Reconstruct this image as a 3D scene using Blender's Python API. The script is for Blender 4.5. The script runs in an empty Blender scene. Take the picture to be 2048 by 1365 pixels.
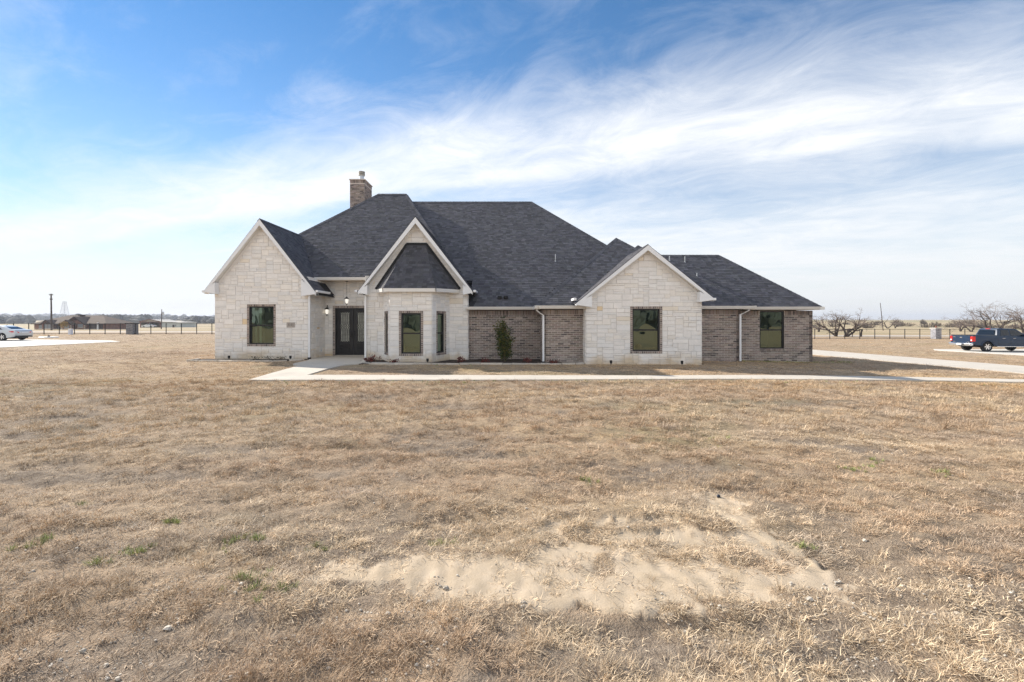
import bpy, bmesh, math, random
import numpy as np
from mathutils import Vector, Matrix

random.seed(7)
RNG = np.random.default_rng(11)
SC = bpy.context.scene
COL = SC.collection
R = math.radians

# ------------------------------------------------------------------ camera
F = 900.0          # focal length in photo pixels (2048 wide)
HZ = 643.0         # photo row of the eye-level horizon
EYE = 1.85
cam = bpy.data.cameras.new('camera')
cam.sensor_width = 36.0
cam.lens = F * 36.0 / 2048.0
cam.shift_y = -(682.5 - HZ) / 2048.0
cam.clip_start = 0.05
cam.clip_end = 12000.0
cam_o = bpy.data.objects.new('camera', cam)
COL.objects.link(cam_o)
cam_o.location = (0, 0, EYE)
cam_o.rotation_euler = (R(90), 0, 0)
SC.camera = cam_o

# ------------------------------------------------------------------ light
SUN_TO = Vector((-1.47, 0.93, 1.0)).normalized()
SUN_EL = math.asin(SUN_TO.z)
SUN_AZ = math.atan2(SUN_TO.x, SUN_TO.y)      # clockwise from +Y
sun = bpy.data.lights.new('sun', 'SUN')
sun.energy = 3.0
sun.angle = R(0.6)
sun.color = (1.0, 0.93, 0.83)
sun_o = bpy.data.objects.new('sun', sun)
COL.objects.link(sun_o)
sun_o.location = SUN_TO * 80
sun_o.rotation_euler = SUN_TO.to_track_quat('Z', 'Y').to_euler()

SC.view_settings.view_transform = 'Standard'
SC.view_settings.look = 'None'
SC.view_settings.gamma = 1.0
SC.view_settings.use_curve_mapping = False
SC.view_settings.exposure = 1.34
SC.render.film_transparent = False
SC.cycles.max_bounces = 6
SC.cycles.diffuse_bounces = 3
SC.cycles.glossy_bounces = 3
SC.cycles.transmission_bounces = 4
SC.cycles.transparent_max_bounces = 8
SC.cycles.sample_clamp_indirect = 6.0
SC.cycles.use_denoising = True
SC.cycles.denoising_prefilter = 'NONE'

SKY_STRENGTH = 0.11
CLOUD = (4.3, 4.3, 4.3)


def build_world():
    w = bpy.data.worlds.new('World')
    SC.world = w
    w.use_nodes = True
    nt = w.node_tree
    nt.nodes.clear()
    N = nt.nodes.new
    L = nt.links.new
    out = N('ShaderNodeOutputWorld')
    bg = N('ShaderNodeBackground')
    bg.inputs['Strength'].default_value = SKY_STRENGTH
    L(bg.outputs[0], out.inputs[0])
    sky = N('ShaderNodeTexSky')
    sky.sky_type = 'NISHITA'
    sky.sun_disc = False
    sky.sun_elevation = SUN_EL
    sky.sun_rotation = SUN_AZ
    sky.altitude = 200
    sky.air_density = 1.0
    sky.dust_density = 0.0
    sky.ozone_density = 1.6
    tc = N('ShaderNodeTexCoord')
    nrm = N('ShaderNodeVectorMath'); nrm.operation = 'NORMALIZE'
    L(tc.outputs['Generated'], nrm.inputs[0])
    sep = N('ShaderNodeSeparateXYZ'); L(nrm.outputs[0], sep.inputs[0])

    def M(op, a, b=None, c=None, clamp=False):
        n = N('ShaderNodeMath'); n.operation = op; n.use_clamp = clamp
        for i, v in enumerate((a, b, c)):
            if v is None:
                continue
            if isinstance(v, (int, float)):
                n.inputs[i].default_value = v
            else:
                L(v, n.inputs[i])
        return n.outputs[0]
    zc = M('MAXIMUM', sep.outputs[2], 0.0)
    den = M('ADD', zc, 0.12)
    px = M('DIVIDE', sep.outputs[0], den)
    py = M('DIVIDE', sep.outputs[1], den)
    # cloud-plane coordinates: along the cirrus streaks / across them
    q = M('ADD', M('MULTIPLY', px, 0.42), M('MULTIPLY', py, 0.907))
    a = M('ADD', M('MULTIPLY', px, 0.907), M('MULTIPLY', py, -0.42))
    comb = N('ShaderNodeCombineXYZ')
    L(M('MULTIPLY', a, 0.55), comb.inputs[0]); L(M('MULTIPLY', q, 1.5), comb.inputs[1])
    n1 = N('ShaderNodeTexNoise'); n1.inputs['Scale'].default_value = 1.3
    n1.inputs['Detail'].default_value = 9; n1.inputs['Roughness'].default_value = 0.6
    n1.inputs['Distortion'].default_value = 0.7
    L(comb.outputs[0], n1.inputs['Vector'])
    comb2 = N('ShaderNodeCombineXYZ')
    L(M('MULTIPLY', a, 0.9), comb2.inputs[0]); L(M('MULTIPLY', q, 1.3), comb2.inputs[1])
    comb2.inputs[2].default_value = 4.7
    n2 = N('ShaderNodeTexNoise'); n2.inputs['Scale'].default_value = 2.6
    n2.inputs['Detail'].default_value = 10; n2.inputs['Roughness'].default_value = 0.66
    n2.inputs['Distortion'].default_value = 1.2
    L(comb2.outputs[0], n2.inputs['Vector'])
    comb3 = N('ShaderNodeCombineXYZ')
    L(M('MULTIPLY', a, 0.35), comb3.inputs[0]); L(M('MULTIPLY', q, 0.5), comb3.inputs[1])
    comb3.inputs[2].default_value = 1.3
    n3 = N('ShaderNodeTexNoise'); n3.inputs['Scale'].default_value = 1.0
    n3.inputs['Detail'].default_value = 3
    L(comb3.outputs[0], n3.inputs['Vector'])
    # sheets of cirrus lying across the cloud plane with a clear lane between them; the unseen overhead sheet is added for fill
    q = M('ADD', q, M('MULTIPLY_ADD', a, -0.177, 0.13))
    qd = M('ADD', q, M('MULTIPLY', M('SUBTRACT', n3.outputs[0], 0.5), 0.9))
    ramp = N('ShaderNodeValToRGB')
    L(M('MULTIPLY_ADD', qd, 1 / 6.0, 2.0 / 6.0, clamp=True), ramp.inputs[0])
    cr = ramp.color_ramp
    pts = [((v + 2.0) / 6.0, w_) for v, w_ in ((-1.6, .85), (-.75, .95), (-.35, .8), (.15, .1), (1.2, .02), (1.45, .2), (1.72, .6), (2.0, .92), (2.26, .85), (2.44, .45), (2.7, .55), (3.1, .7), (4.0, .85))]
    while len(cr.elements) < len(pts):
        cr.elements.new(0.5)
    for e, (p, v) in zip(cr.elements, pts):
        e.position = p; e.color = (v, v, v, 1)
    m = M('ADD', ramp.outputs[0], M('MULTIPLY', M('SUBTRACT', n1.outputs[0], 0.5), 1.05))
    m = M('ADD', m, M('MULTIPLY', M('SUBTRACT', n2.outputs[0], 0.5), 0.9), clamp=True)
    m = M('MULTIPLY_ADD', M('POWER', m, 1.25), 0.86, 0.01)
    # haze toward the horizon
    hz = M('POWER', M('SUBTRACT', 1.0, zc, clamp=True), 4.5)
    mix = N('ShaderNodeMix'); mix.data_type = 'RGBA'
    L(m, mix.inputs['Factor'])
    hs = N('ShaderNodeHueSaturation'); hs.inputs['Saturation'].default_value = 1.32; hs.inputs['Value'].default_value = .57
    L(sky.outputs[0], hs.inputs['Color'])
    L(hs.outputs[0], mix.inputs['A'])
    mix.inputs['B'].default_value = (*CLOUD, 1)
    mix2 = N('ShaderNodeMix'); mix2.data_type = 'RGBA'
    L(M('MULTIPLY', hz, 0.96), mix2.inputs['Factor']); L(mix.outputs['Result'], mix2.inputs['A'])
    mix2.inputs['B'].default_value = (3.05, 3.12, 3.22, 1)
    L(mix2.outputs['Result'], bg.inputs['Color'])


build_world()

# ------------------------------------------------------------------ helpers
def GX(px, D):
    return (px - 1024.0) * D / F


def GZ(py, D):
    return EYE + (HZ - py) * D / F


def sstep(a, b, x):
    t = np.clip((np.asarray(x, float) - a) / (b - a), 0, 1)
    return t * t * (3 - 2 * t)


def _hash(ix, iy, seed):
    h = (ix.astype(np.int64) * 374761393 + iy.astype(np.int64) * 668265263 + seed * 974711) & 0x7fffffff
    h = ((h ^ (h >> 13)) * 1274126177) & 0x7fffffff
    return ((h ^ (h >> 16)) & 0xffff) / 65535.0


def vnoise(x, y, seed=0):
    x = np.asarray(x, float); y = np.asarray(y, float)
    ix = np.floor(x); iy = np.floor(y)
    fx = x - ix; fy = y - iy
    fx = fx * fx * (3 - 2 * fx); fy = fy * fy * (3 - 2 * fy)
    a = _hash(ix, iy, seed); b = _hash(ix + 1, iy, seed)
    c = _hash(ix, iy + 1, seed); d = _hash(ix + 1, iy + 1, seed)
    return (a * (1 - fx) + b * fx) * (1 - fy) + (c * (1 - fx) + d * fx) * fy


def fbm(x, y, seed=0, oct=4):
    s = 0; amp = 0.5; tot = 0
    x = np.asarray(x, float); y = np.asarray(y, float)
    for k in range(oct):
        s = s + amp * vnoise(x, y, seed + 17 * k); tot += amp
        x = x * 2.03 + 3.1; y = y * 2.03 - 1.7; amp *= 0.5
    return s / tot


def gbase(x, y):
    """smooth terrain height"""
    x = np.asarray(x, float); y = np.asarray(y, float)
    z = -0.72 * sstep(5, 42, x) * sstep(-20, 10, y) + 0.05 * sstep(-12, -34, x)
    far = sstep(80, 140, y)
    side = sstep(-25, 35, x)
    z = z - 0.75 * far * (1 - side)
    rise = sstep(110, 420, y) * 3.3 + sstep(400, 1600, y) * 4.0
    z = z + rise * side
    lrise = sstep(260, 900, y) * 4.5 + sstep(800, 1800, y) * 9.0
    z = z + lrise * (1 - side)
    z = z + far * (fbm(x / 60.0, y / 60.0, 5, 3) - 0.5) * 0.8
    return z


def g1(x, y):
    return float(gbase(np.array([x]), np.array([y]))[0])


def ptag(o, label=None, cat=None, group=None, kind=None):
    if label: o['label'] = label
    if cat: o['category'] = cat
    if group: o['group'] = group
    if kind: o['kind'] = kind
    return o


def empty(name, loc=(0, 0, 0), rz=0.0):
    o = bpy.data.objects.new(name, None)
    COL.objects.link(o)
    o.location = loc
    o.rotation_euler = (0, 0, rz)
    return o


def clip_poly(poly, a, b, c):
    """keep the part of a 2D convex polygon with a*x+b*y+c >= 0"""
    out = []
    n = len(poly)
    for i in range(n):
        p = poly[i]; q = poly[(i + 1) % n]
        dp = a * p[0] + b * p[1] + c; dq = a * q[0] + b * q[1] + c
        if dp >= 0: out.append(p)
        if (dp > 0 and dq < 0) or (dp < 0 and dq > 0):
            t = dp / (dp - dq)
            out.append((p[0] + (q[0] - p[0]) * t, p[1] + (q[1] - p[1]) * t))
    return out


def area2(poly):
    s = 0
    for i in range(len(poly)):
        x1, y1 = poly[i]; x2, y2 = poly[(i + 1) % len(poly)]
        s += x1 * y2 - x2 * y1
    return s / 2


class MB:
    """mesh builder with a colour per face"""
    def __init__(self):
        self.v = []; self.f = []; self.c = []

    def add(self, verts, faces, col=(1, 1, 1)):
        o = len(self.v)
        self.v.extend(verts)
        for f in faces:
            self.f.append(tuple(i + o for i in f)); self.c.append(col)
        return self

    def box(self, x0, y0, z0, x1, y1, z1, col=(1, 1, 1)):
        v = [(x0, y0, z0), (x1, y0, z0), (x1, y1, z0), (x0, y1, z0), (x0, y0, z1), (x1, y0, z1), (x1, y1, z1), (x0, y1, z1)]
        return self.add(v, [(0, 3, 2, 1), (4, 5, 6, 7), (0, 1, 5, 4), (1, 2, 6, 5), (2, 3, 7, 6), (3, 0, 4, 7)], col)

    def tube(self, pts, rad, n=8, col=(1, 1, 1), cap=True):
        pts = [Vector(p) for p in pts]
        if isinstance(rad, (int, float)): rad = [rad] * len(pts)
        rings = []
        prev = None
        for i, p in enumerate(pts):
            t = (pts[min(i + 1, len(pts) - 1)] - pts[max(i - 1, 0)])
            if t.length < 1e-9: t = Vector((0, 0, 1))
            t.normalize()
            if prev is None:
                u = t.orthogonal().normalized()
            else:
                u = (prev - t * prev.dot(t))
                u = u.normalized() if u.length > 1e-6 else t.orthogonal().normalized()
            prev = u
            w = t.cross(u)
            rings.append([tuple(p + (u * math.cos(2 * math.pi * k / n) + w * math.sin(2 * math.pi * k / n)) * rad[i]) for k in range(n)])
        vs = [q for r in rings for q in r]
        fs = []
        for i in range(len(pts) - 1):
            for k in range(n):
                a = i * n + k; b = i * n + (k + 1) % n
                fs.append((a, b, b + n, a + n))
        if cap:
            fs.append(tuple(reversed(range(n))))
            fs.append(tuple(range((len(pts) - 1) * n, len(pts) * n)))
        return self.add(vs, fs, col)

    def lathe(self, prof, center=(0, 0, 0), n=16, col=(1, 1, 1), axis='Z', cap=True):
        vs = []
        for r, z in prof:
            for k in range(n):
                a = 2 * math.pi * k / n
                if axis == 'Z': p = (r * math.cos(a), r * math.sin(a), z)
                elif axis == 'Y': p = (r * math.cos(a), z, -r * math.sin(a))
                else: p = (z, r * math.cos(a), r * math.sin(a))
                vs.append((p[0] + center[0], p[1] + center[1], p[2] + center[2]))
        fs = []
        m = len(prof)
        for i in range(m - 1):
            for k in range(n):
                a = i * n + k; b = i * n + (k + 1) % n
                fs.append((a, b, b + n, a + n))
        if cap:
            fs.append(tuple(reversed(range(n)))); fs.append(tuple(range((m - 1) * n, m * n)))
        return self.add(vs, fs, col)

    def prism(self, poly, fr, d0, d1, chamfer=0.0, col=(1, 1, 1), jit=0.0, back=False):
        """extrude a convex CCW polygon given in the (u,v) axes of frame fr from depth d0 to d1 along its normal"""
        n = len(poly)
        cx = sum(p[0] for p in poly) / n; cy = sum(p[1] for p in poly) / n
        hx = max(abs(p[0] - cx) for p in poly) + 1e-6; hy = max(abs(p[1] - cy) for p in poly) + 1e-6
        O, U, V, Nn = fr

        def P(u, v, d):
            return (O[0] + U[0] * u + V[0] * v + Nn[0] * d, O[1] + U[1] * u + V[1] * v + Nn[1] * d, O[2] + U[2] * u + V[2] * v + Nn[2] * d)
        vs = [P(u, v, d0) for u, v in poly]
        fs = []
        if chamfer > 0:
            j = [random.uniform(-jit, jit) for _ in range(2 * n)]
            vs += [P(u, v, d1 - chamfer + j[i]) for i, (u, v) in enumerate(poly)]
            sx = max(0.2, 1 - chamfer / hx); sy = max(0.2, 1 - chamfer / hy)
            vs += [P(cx + (u - cx) * sx, cy + (v - cy) * sy, d1 + j[n + i]) for i, (u, v) in enumerate(poly)]
            layers = 3
        else:
            vs += [P(u, v, d1) for u, v in poly]
            layers = 2
        for l in range(layers - 1):
            for i in range(n):
                a = l * n + i; b = l * n + (i + 1) % n
                fs.append((a, b, b + n, a + n))
        fs.append(tuple(range((layers - 1) * n, layers * n)))
        if back: fs.append(tuple(reversed(range(n))))
        return self.add(vs, fs, col)

    def mesh(self, name, smooth=False):
        me = bpy.data.meshes.new(name)
        me.from_pydata(self.v, [], self.f)
        if any(c != (1, 1, 1) for c in self.c):
            at = me.attributes.new('tint', 'FLOAT_COLOR', 'FACE')
            arr = np.ones((len(self.c), 4), np.float32)
            arr[:, :3] = np.array([c[:3] for c in self.c], np.float32)
            at.data.foreach_set('color', arr.ravel())
        if smooth:
            me.polygons.foreach_set('use_smooth', [True] * len(me.polygons))
        me.update()
        return me

    def build(self, name, mat, parent=None, smooth=False, bevel=0.0, seg=2):
        me = self.mesh(name, smooth)
        if bevel > 0:
            bm = bmesh.new(); bm.from_mesh(me)
            bmesh.ops.remove_doubles(bm, verts=bm.verts, dist=1e-5)
            ed = [e for e in bm.edges if len(e.link_faces) == 2 and e.calc_face_angle(0) > R(28)]
            bmesh.ops.bevel(bm, geom=ed, offset=bevel, segments=seg, affect='EDGES', profile=0.5, clamp_overlap=True)
            for f in bm.faces: f.smooth = smooth
            bm.to_mesh(me); bm.free()
        if mat: me.materials.append(mat)
        o = bpy.data.objects.new(name, me)
        COL.objects.link(o)
        if parent: o.parent = parent
        return o


def link_mesh(name, me, mat, parent=None):
    if mat and not me.materials: me.materials.append(mat)
    o = bpy.data.objects.new(name, me)
    COL.objects.link(o)
    if parent: o.parent = parent
    return o


# ------------------------------------------------------------------ materials
def new_mat(name):
    m = bpy.data.materials.new(name)
    m.use_nodes = True
    nt = m.node_tree
    b = nt.nodes['Principled BSDF']
    return m, nt, b


def mat(name, col, rough=0.7, metal=0.0, tint=False, noise=0.0, nscale=8.0, bump=0.0, bscale=40.0, spec=0.3,
        noise2=None, emit=None, coat=0.0, stretch=None, grime=None):
    """principled material: base colour x optional per-piece tint x noise mottling, with a fine bump"""
    m, nt, b = new_mat(name)
    N = nt.nodes.new; L = nt.links.new
    b.inputs['Roughness'].default_value = rough
    b.inputs['Metallic'].default_value = metal
    b.inputs['Specular IOR Level'].default_value = spec
    b.inputs['Coat Weight'].default_value = coat
    rgb = N('ShaderNodeRGB'); rgb.outputs[0].default_value = (*col, 1)
    cur = rgb.outputs[0]
    geo = N('ShaderNodeNewGeometry')
    vec = geo.outputs['Position']
    if stretch:
        mp = N('ShaderNodeMapping'); mp.inputs['Scale'].default_value = stretch
        L(vec, mp.inputs[0]); vec = mp.outputs[0]

    def mul(c, fac_col):
        mx = N('ShaderNodeMix'); mx.data_type = 'RGBA'; mx.blend_type = 'MULTIPLY'
        mx.inputs['Factor'].default_value = 1.0
        L(c, mx.inputs['A']); L(fac_col, mx.inputs['B'])
        return mx.outputs['Result']
    if tint:
        at = N('ShaderNodeAttribute'); at.attribute_name = 'tint'
        cur = mul(cur, at.outputs['Color'])
    if noise > 0:
        for sc_, amt in ((nscale, noise), (nscale * 5.3, noise * 0.7)):
            nz = N('ShaderNodeTexNoise'); nz.inputs['Scale'].default_value = sc_; nz.inputs['Detail'].default_value = 4
            L(vec, nz.inputs['Vector'])
            mr = N('ShaderNodeMapRange'); mr.inputs[1].default_value = 0.25; mr.inputs[2].default_value = 0.75
            mr.inputs[3].default_value = 1 - amt; mr.inputs[4].default_value = 1 + amt
            L(nz.outputs[0], mr.inputs[0]); cur = mul(cur, mr.outputs[0])
    if noise2:
        c2, sc2, lo, hi = noise2
        nz = N('ShaderNodeTexNoise'); nz.inputs['Scale'].default_value = sc2; nz.inputs['Detail'].default_value = 5
        L(geo.outputs['Position'], nz.inputs['Vector'])
        mr = N('ShaderNodeMapRange'); mr.inputs[1].default_value = lo; mr.inputs[2].default_value = hi
        L(nz.outputs[0], mr.inputs[0])
        mx = N('ShaderNodeMix'); mx.data_type = 'RGBA'
        L(mr.outputs[0], mx.inputs['Factor']); L(cur, mx.inputs['A']); mx.inputs['B'].default_value = (*c2, 1)
        cur = mx.outputs['Result']
    if grime:   # soil splashed up the foot of the wall, in uneven patches
        gc, gh_ = grime
        sz = N('ShaderNodeSeparateXYZ'); L(geo.outputs['Position'], sz.inputs[0])
        nz = N('ShaderNodeTexNoise'); nz.inputs['Scale'].default_value = 1.7; nz.inputs['Detail'].default_value = 5
        L(geo.outputs['Position'], nz.inputs['Vector'])
        ad = N('ShaderNodeMath'); ad.operation = 'MULTIPLY_ADD'; ad.inputs[1].default_value = -1.1; L(nz.outputs[0], ad.inputs[0]); L(sz.outputs[2], ad.inputs[2])
        mr = N('ShaderNodeMapRange'); mr.inputs[1].default_value = gh_ - .55; mr.inputs[2].default_value = gh_ - 1.0
        mr.inputs[3].default_value = 0; mr.inputs[4].default_value = .8
        L(ad.outputs[0], mr.inputs[0])
        mx = N('ShaderNodeMix'); mx.data_type = 'RGBA'
        L(mr.outputs[0], mx.inputs['Factor']); L(cur, mx.inputs['A']); mx.inputs['B'].default_value = (*gc, 1)
        cur = mx.outputs['Result']
    L(cur, b.inputs['Base Color'])
    if bump > 0:
        nz = N('ShaderNodeTexNoise'); nz.inputs['Scale'].default_value = bscale; nz.inputs['Detail'].default_value = 5
        L(vec, nz.inputs['Vector'])
        bp = N('ShaderNodeBump'); bp.inputs['Strength'].default_value = bump; bp.inputs['Distance'].default_value = 0.02
        L(nz.outputs[0], bp.inputs['Height']); L(bp.outputs[0], b.inputs['Normal'])
    if emit:
        b.inputs['Emission Color'].default_value = (*emit[:3], 1); b.inputs['Emission Strength'].default_value = emit[3]
    return m


M = {}
M['stone'] = mat('limestone', (0.90, 0.868, 0.825), .85, tint=True, noise=.05, nscale=3.0, bump=.2, bscale=11, noise2=((.80, .68, .52), 1.1, .70, .88), grime=((.66, .52, .34), .42))
M['mortar'] = mat('pale_mortar', (.66, .635, .60), .95, noise=.08, nscale=6)
M['brick'] = mat('brown_brick', (.295, .245, .215), .9, tint=True, noise=.12, nscale=14)
M['bmortar'] = mat('brick_mortar', (.68, .61, .54), .95, noise=.08, nscale=9)
M['shingle'] = mat('asphalt_shingle', (.104, .104, .114), .92, tint=True, noise=.15, nscale=30, spec=.3)
M['under'] = mat('roof_underlay', (.035, .036, .042), .95)
M['trim'] = mat('white_trim', (.88, .885, .89), .5, noise=.03, nscale=3)
M['gutter'] = mat('cream_gutter', (.85, .83, .79), .42, noise=.03, nscale=3)
M['soffit'] = mat('tan_soffit', (.56, .47, .37), .7)
M['black'] = mat('black_frame', (.012, .012, .014), .38, spec=.5)
M['doorblack'] = mat('black_iron_door', (.010, .010, .012), .33, spec=.5, noise=.1)
M['concrete'] = mat('pale_concrete', (.59, .535, .455), .9, noise=.07, nscale=.7, bump=.15, bscale=60, noise2=((.47, .43, .37), .55, .56, .8))
M['pad'] = mat('bright_concrete', (.66, .62, .55), .9, noise=.06, nscale=.4, bump=.1, bscale=40)
M['gravelroad'] = mat('gravel_road', (.55, .50, .43), .95, noise=.15, nscale=.6)
M['mulch'] = mat('dark_mulch', (.050, .036, .028), .95, noise=.5, nscale=18, bump=1.0, bscale=40)
M['edging'] = mat('edging_stone', (.60, .55, .48), .9, tint=True, noise=.12, nscale=6, bump=.3)
M['iron'] = mat('black_iron', (.012, .012, .013), .5)
M['galv'] = mat('galvanised_metal', (.55, .57, .60), .4, metal=.7)
M['pillar'] = mat('grey_ledgestone', (.27, .27, .29), .9, tint=True, noise=.15, nscale=8, bump=.4)
M['cap'] = mat('pillar_cap', (.66, .64, .6), .8)
M['bark'] = mat('mesquite_bark', (.075, .058, .048), .95, noise=.25, nscale=5)
M['twig'] = mat('bare_twigs', (.20, .16, .135), .95, noise=.2, nscale=1)
M['leaf'] = mat('shrub_leaves', (.060, .085, .030), .55, tint=True)
M['stem'] = mat('shrub_stems', (.22, .16, .11), .9)
M['redleaf'] = mat('nandina_leaves', (.16, .05, .04), .7, tint=True)
M['polewood'] = mat('weathered_pole', (.085, .065, .055), .9, noise=.2)
M['steel'] = mat('tower_steel', (.42, .44, .47), .6)
M['white'] = mat('white_paint', (.78, .78, .77), .5)
M['lampglass'] = mat('lamp_glass', (.72, .72, .70), .15, emit=(1, .93, .8, .35))
M['room'] = mat('room_wall', (.30, .30, .25), .9)
M['roomfloor'] = mat('room_floor', (.22, .16, .11), .6)


def glass_mat(name, tint=(.60, .74, .63), refl=.20, wav=.006, wsc=1.6):
    m = bpy.data.materials.new(name); m.use_nodes = True
    nt = m.node_tree; nt.nodes.clear()
    N = nt.nodes.new; L = nt.links.new
    out = N('ShaderNodeOutputMaterial'); mx = N('ShaderNodeMixShader')
    tr = N('ShaderNodeBsdfTransparent'); tr.inputs[0].default_value = (*tint, 1)
    gl = N('ShaderNodeBsdfGlossy'); gl.inputs['Roughness'].default_value = 0.01
    gl.inputs['Color'].default_value = (.68, .84, .66, 1)
    fr = N('ShaderNodeFresnel'); fr.inputs['IOR'].default_value = 1.5
    mr = N('ShaderNodeMath'); mr.operation = 'MULTIPLY_ADD'; mr.inputs[1].default_value = 1.2; mr.inputs[2].default_value = refl - .05
    mr.use_clamp = True
    L(fr.outputs[0], mr.inputs[0]); L(mr.outputs[0], mx.inputs[0])
    geo = N('ShaderNodeNewGeometry')
    nz = N('ShaderNodeTexNoise'); nz.inputs['Scale'].default_value = wsc; nz.inputs['Detail'].default_value = 1
    L(geo.outputs['Position'], nz.inputs['Vector'])
    bp = N('ShaderNodeBump'); bp.inputs['Strength'].default_value = 1.0; bp.inputs['Distance'].default_value = wav
    L(nz.outputs[0], bp.inputs['Height']); L(bp.outputs[0], gl.inputs['Normal'])
    L(tr.outputs[0], mx.inputs[1]); L(gl.outputs[0], mx.inputs[2]); L(mx.outputs[0], out.inputs[0])
    return m


M['glass'] = glass_mat('window_glass')
M['carglass'] = mat('dark_car_glass', (.006, .007, .008), .04, spec=.6)
M['doorglass'] = mat('frosted_door_glass', (.60, .60, .52), .18, spec=.5, noise=.25, nscale=5, bump=.3, bscale=30)


def paint(name, col, rough=.25, metal=.0):
    return mat(name, col, rough, metal=metal, spec=.5, coat=.6)


M['bluepaint'] = mat('blue_car_paint', (.007, .026, .064), .35, spec=.35, coat=.25)
M['silver'] = paint('silver_car_paint', (.55, .57, .58), .28, .25)
M['tyre'] = mat('tyre_rubber', (.018, .018, .018), .85)
M['chrome'] = mat('chrome', (.75, .75, .76), .18, metal=1.0)
M['redlamp'] = mat('red_lamp', (.42, .015, .012), .15, spec=.6, emit=(.8, .03, .02, .12))
M['plastic'] = mat('black_plastic', (.02, .02, .021), .5)
M['plate'] = mat('number_plate', (.7, .71, .73), .4)

# ------------------------------------------------------------------ pavement outlines (x, y)
def px2g(px, py, it=6):
    z = 0.0
    D = 20.0
    for _ in range(it):
        D = F * (EYE - z) / (py - HZ)
        z = g1(GX(px, D), D)
    return (GX(px, D), D)


def smooth_curve(pts, n=6):
    out = []
    for i in range(len(pts) - 1):
        p0 = pts[max(i - 1, 0)]; p1 = pts[i]; p2 = pts[i + 1]; p3 = pts[min(i + 2, len(pts) - 1)]
        for k in range(n):
            t = k / n
            out.append(tuple(0.5 * ((2 * p1[j]) + (-p0[j] + p2[j]) * t + (2 * p0[j] - 5 * p1[j] + 4 * p2[j] - p3[j]) * t * t + (-p0[j] + 3 * p1[j] - 3 * p2[j] + p3[j]) * t ** 3) for j in range(2)))
    out.append(pts[-1])
    return out


w_left = [px2g(497, 762.5), px2g(545, 748), px2g(590, 735.5)]
w_curve = smooth_curve([px2g(590, 735.5), px2g(595, 733.5), px2g(586, 731.5), px2g(590, 728.5), px2g(606, 725), px2g(617, 722)], 4)
w_right = smooth_curve([(-6.9, 21.2), px2g(722, 729), px2g(690, 732), px2g(655, 740), px2g(632, 747), px2g(614, 752.3)], 5)
WALK = w_left[:-1] + w_curve + [(-9.80, 21.75), (-9.80, 23.6), (-6.93, 23.6), (-6.93, 21.35)] + w_right + \
    [px2g(900, 752.6), px2g(1300, 753.6), (9.0, 15.35), (17.0, 15.55), (21.5, 15.6), (21.5, 14.7), (17.0, 14.72), (9.0, 14.3), px2g(1024, 762.2)]
DRIVE = [(20.2, 9.0), (20.6, 14), (20.6, 18.2), (18.6, 27.4), (17.2, 34), (16.5, 46), (22.0, 46), (22.9, 34.5), (25.6, 22.8), (25.8, 14), (25.4, 9.0)]
LPAD = [(-34.9, 27.5), (-34.2, 39.3), (-37.0, 41.6), (-47, 44.0), (-70, 46.5), (-72, 27.5)]
RPAD = [(36.6, 38.9), (36.9, 36.5), (37.9, 33.0), (39.5, 28), (70, 28), (70, 41.2), (38.2, 40.8)]
ROAD = [(-260, 71.5), (-90, 72.5), (-30, 74), (60, 76), (220, 79), (220, 84.5), (60, 81), (-30, 79), (-90, 77), (-260, 76.5)]
BED_L = [(-14.95, 20.75), (-14.9, 21.9), (-14.25, 21.75), (-9.8, 21.75), (-9.75, 21.4), (-10.35, 20.95), (-10.9, 20.62), (-14.3, 20.62)]
BED_M = [px2g(716, 729.8), (-6.6, 19.75), (-6.9, 21.3), (-2.1, 21.55), (1.4, 21.6), (1.4, 20.0), (3.2, 20.0), (3.2, 19.45), (2.7, 19.25), (0, 19.25), (-5.0, 19.2), (-6.0, 19.25)]


def inside(poly, x, y):
    x = np.asarray(x); y = np.asarray(y)
    r = np.zeros(x.shape, bool)
    n = len(poly)
    j = n - 1
    for i in range(n):
        xi, yi = poly[i]; xj, yj = poly[j]
        c = ((yi > y) != (yj > y)) & (x < (xj - xi) * (y - yi) / (yj - yi + 1e-12) + xi)
        r ^= c
        j = i
    return r


def pdist(poly, x, y):
    """distance to polygon outline"""
    d = np.full(np.shape(x), 1e9)
    n = len(poly)
    for i in range(n):
        ax, ay = poly[i]; bx, by = poly[(i + 1) % n]
        vx, vy = bx - ax, by - ay
        t = np.clip(((x - ax) * vx + (y - ay) * vy) / (vx * vx + vy * vy + 1e-12), 0, 1)
        d = np.minimum(d, np.hypot(x - ax - t * vx, y - ay - t * vy))
    return d


HOUSE_FOOT = [(-14.3, 21.7), (-9.8, 21.7), (-9.8, 23.6), (-6.93, 23.6), (-6.93, 21.3), (-6.08, 21.3), (-5.42, 20.0), (-3.56, 20.0), (-2.96, 21.3),
              (-2.08, 21.3), (-2.08, 21.6), (1.36, 21.6), (1.36, 20.0), (3.18, 20.0), (3.18, 19.35), (8.15, 19.35), (8.15, 21.0), (10.67, 21.0),
              (10.67, 21.7), (14.49, 21.7), (14.49, 27.6), (9.0, 27.6), (9.0, 36.8), (-14.0, 36.8)]
HARD = [WALK, DRIVE, LPAD, RPAD, ROAD]
SOFT = [BED_L, BED_M, HOUSE_FOOT]


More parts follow.
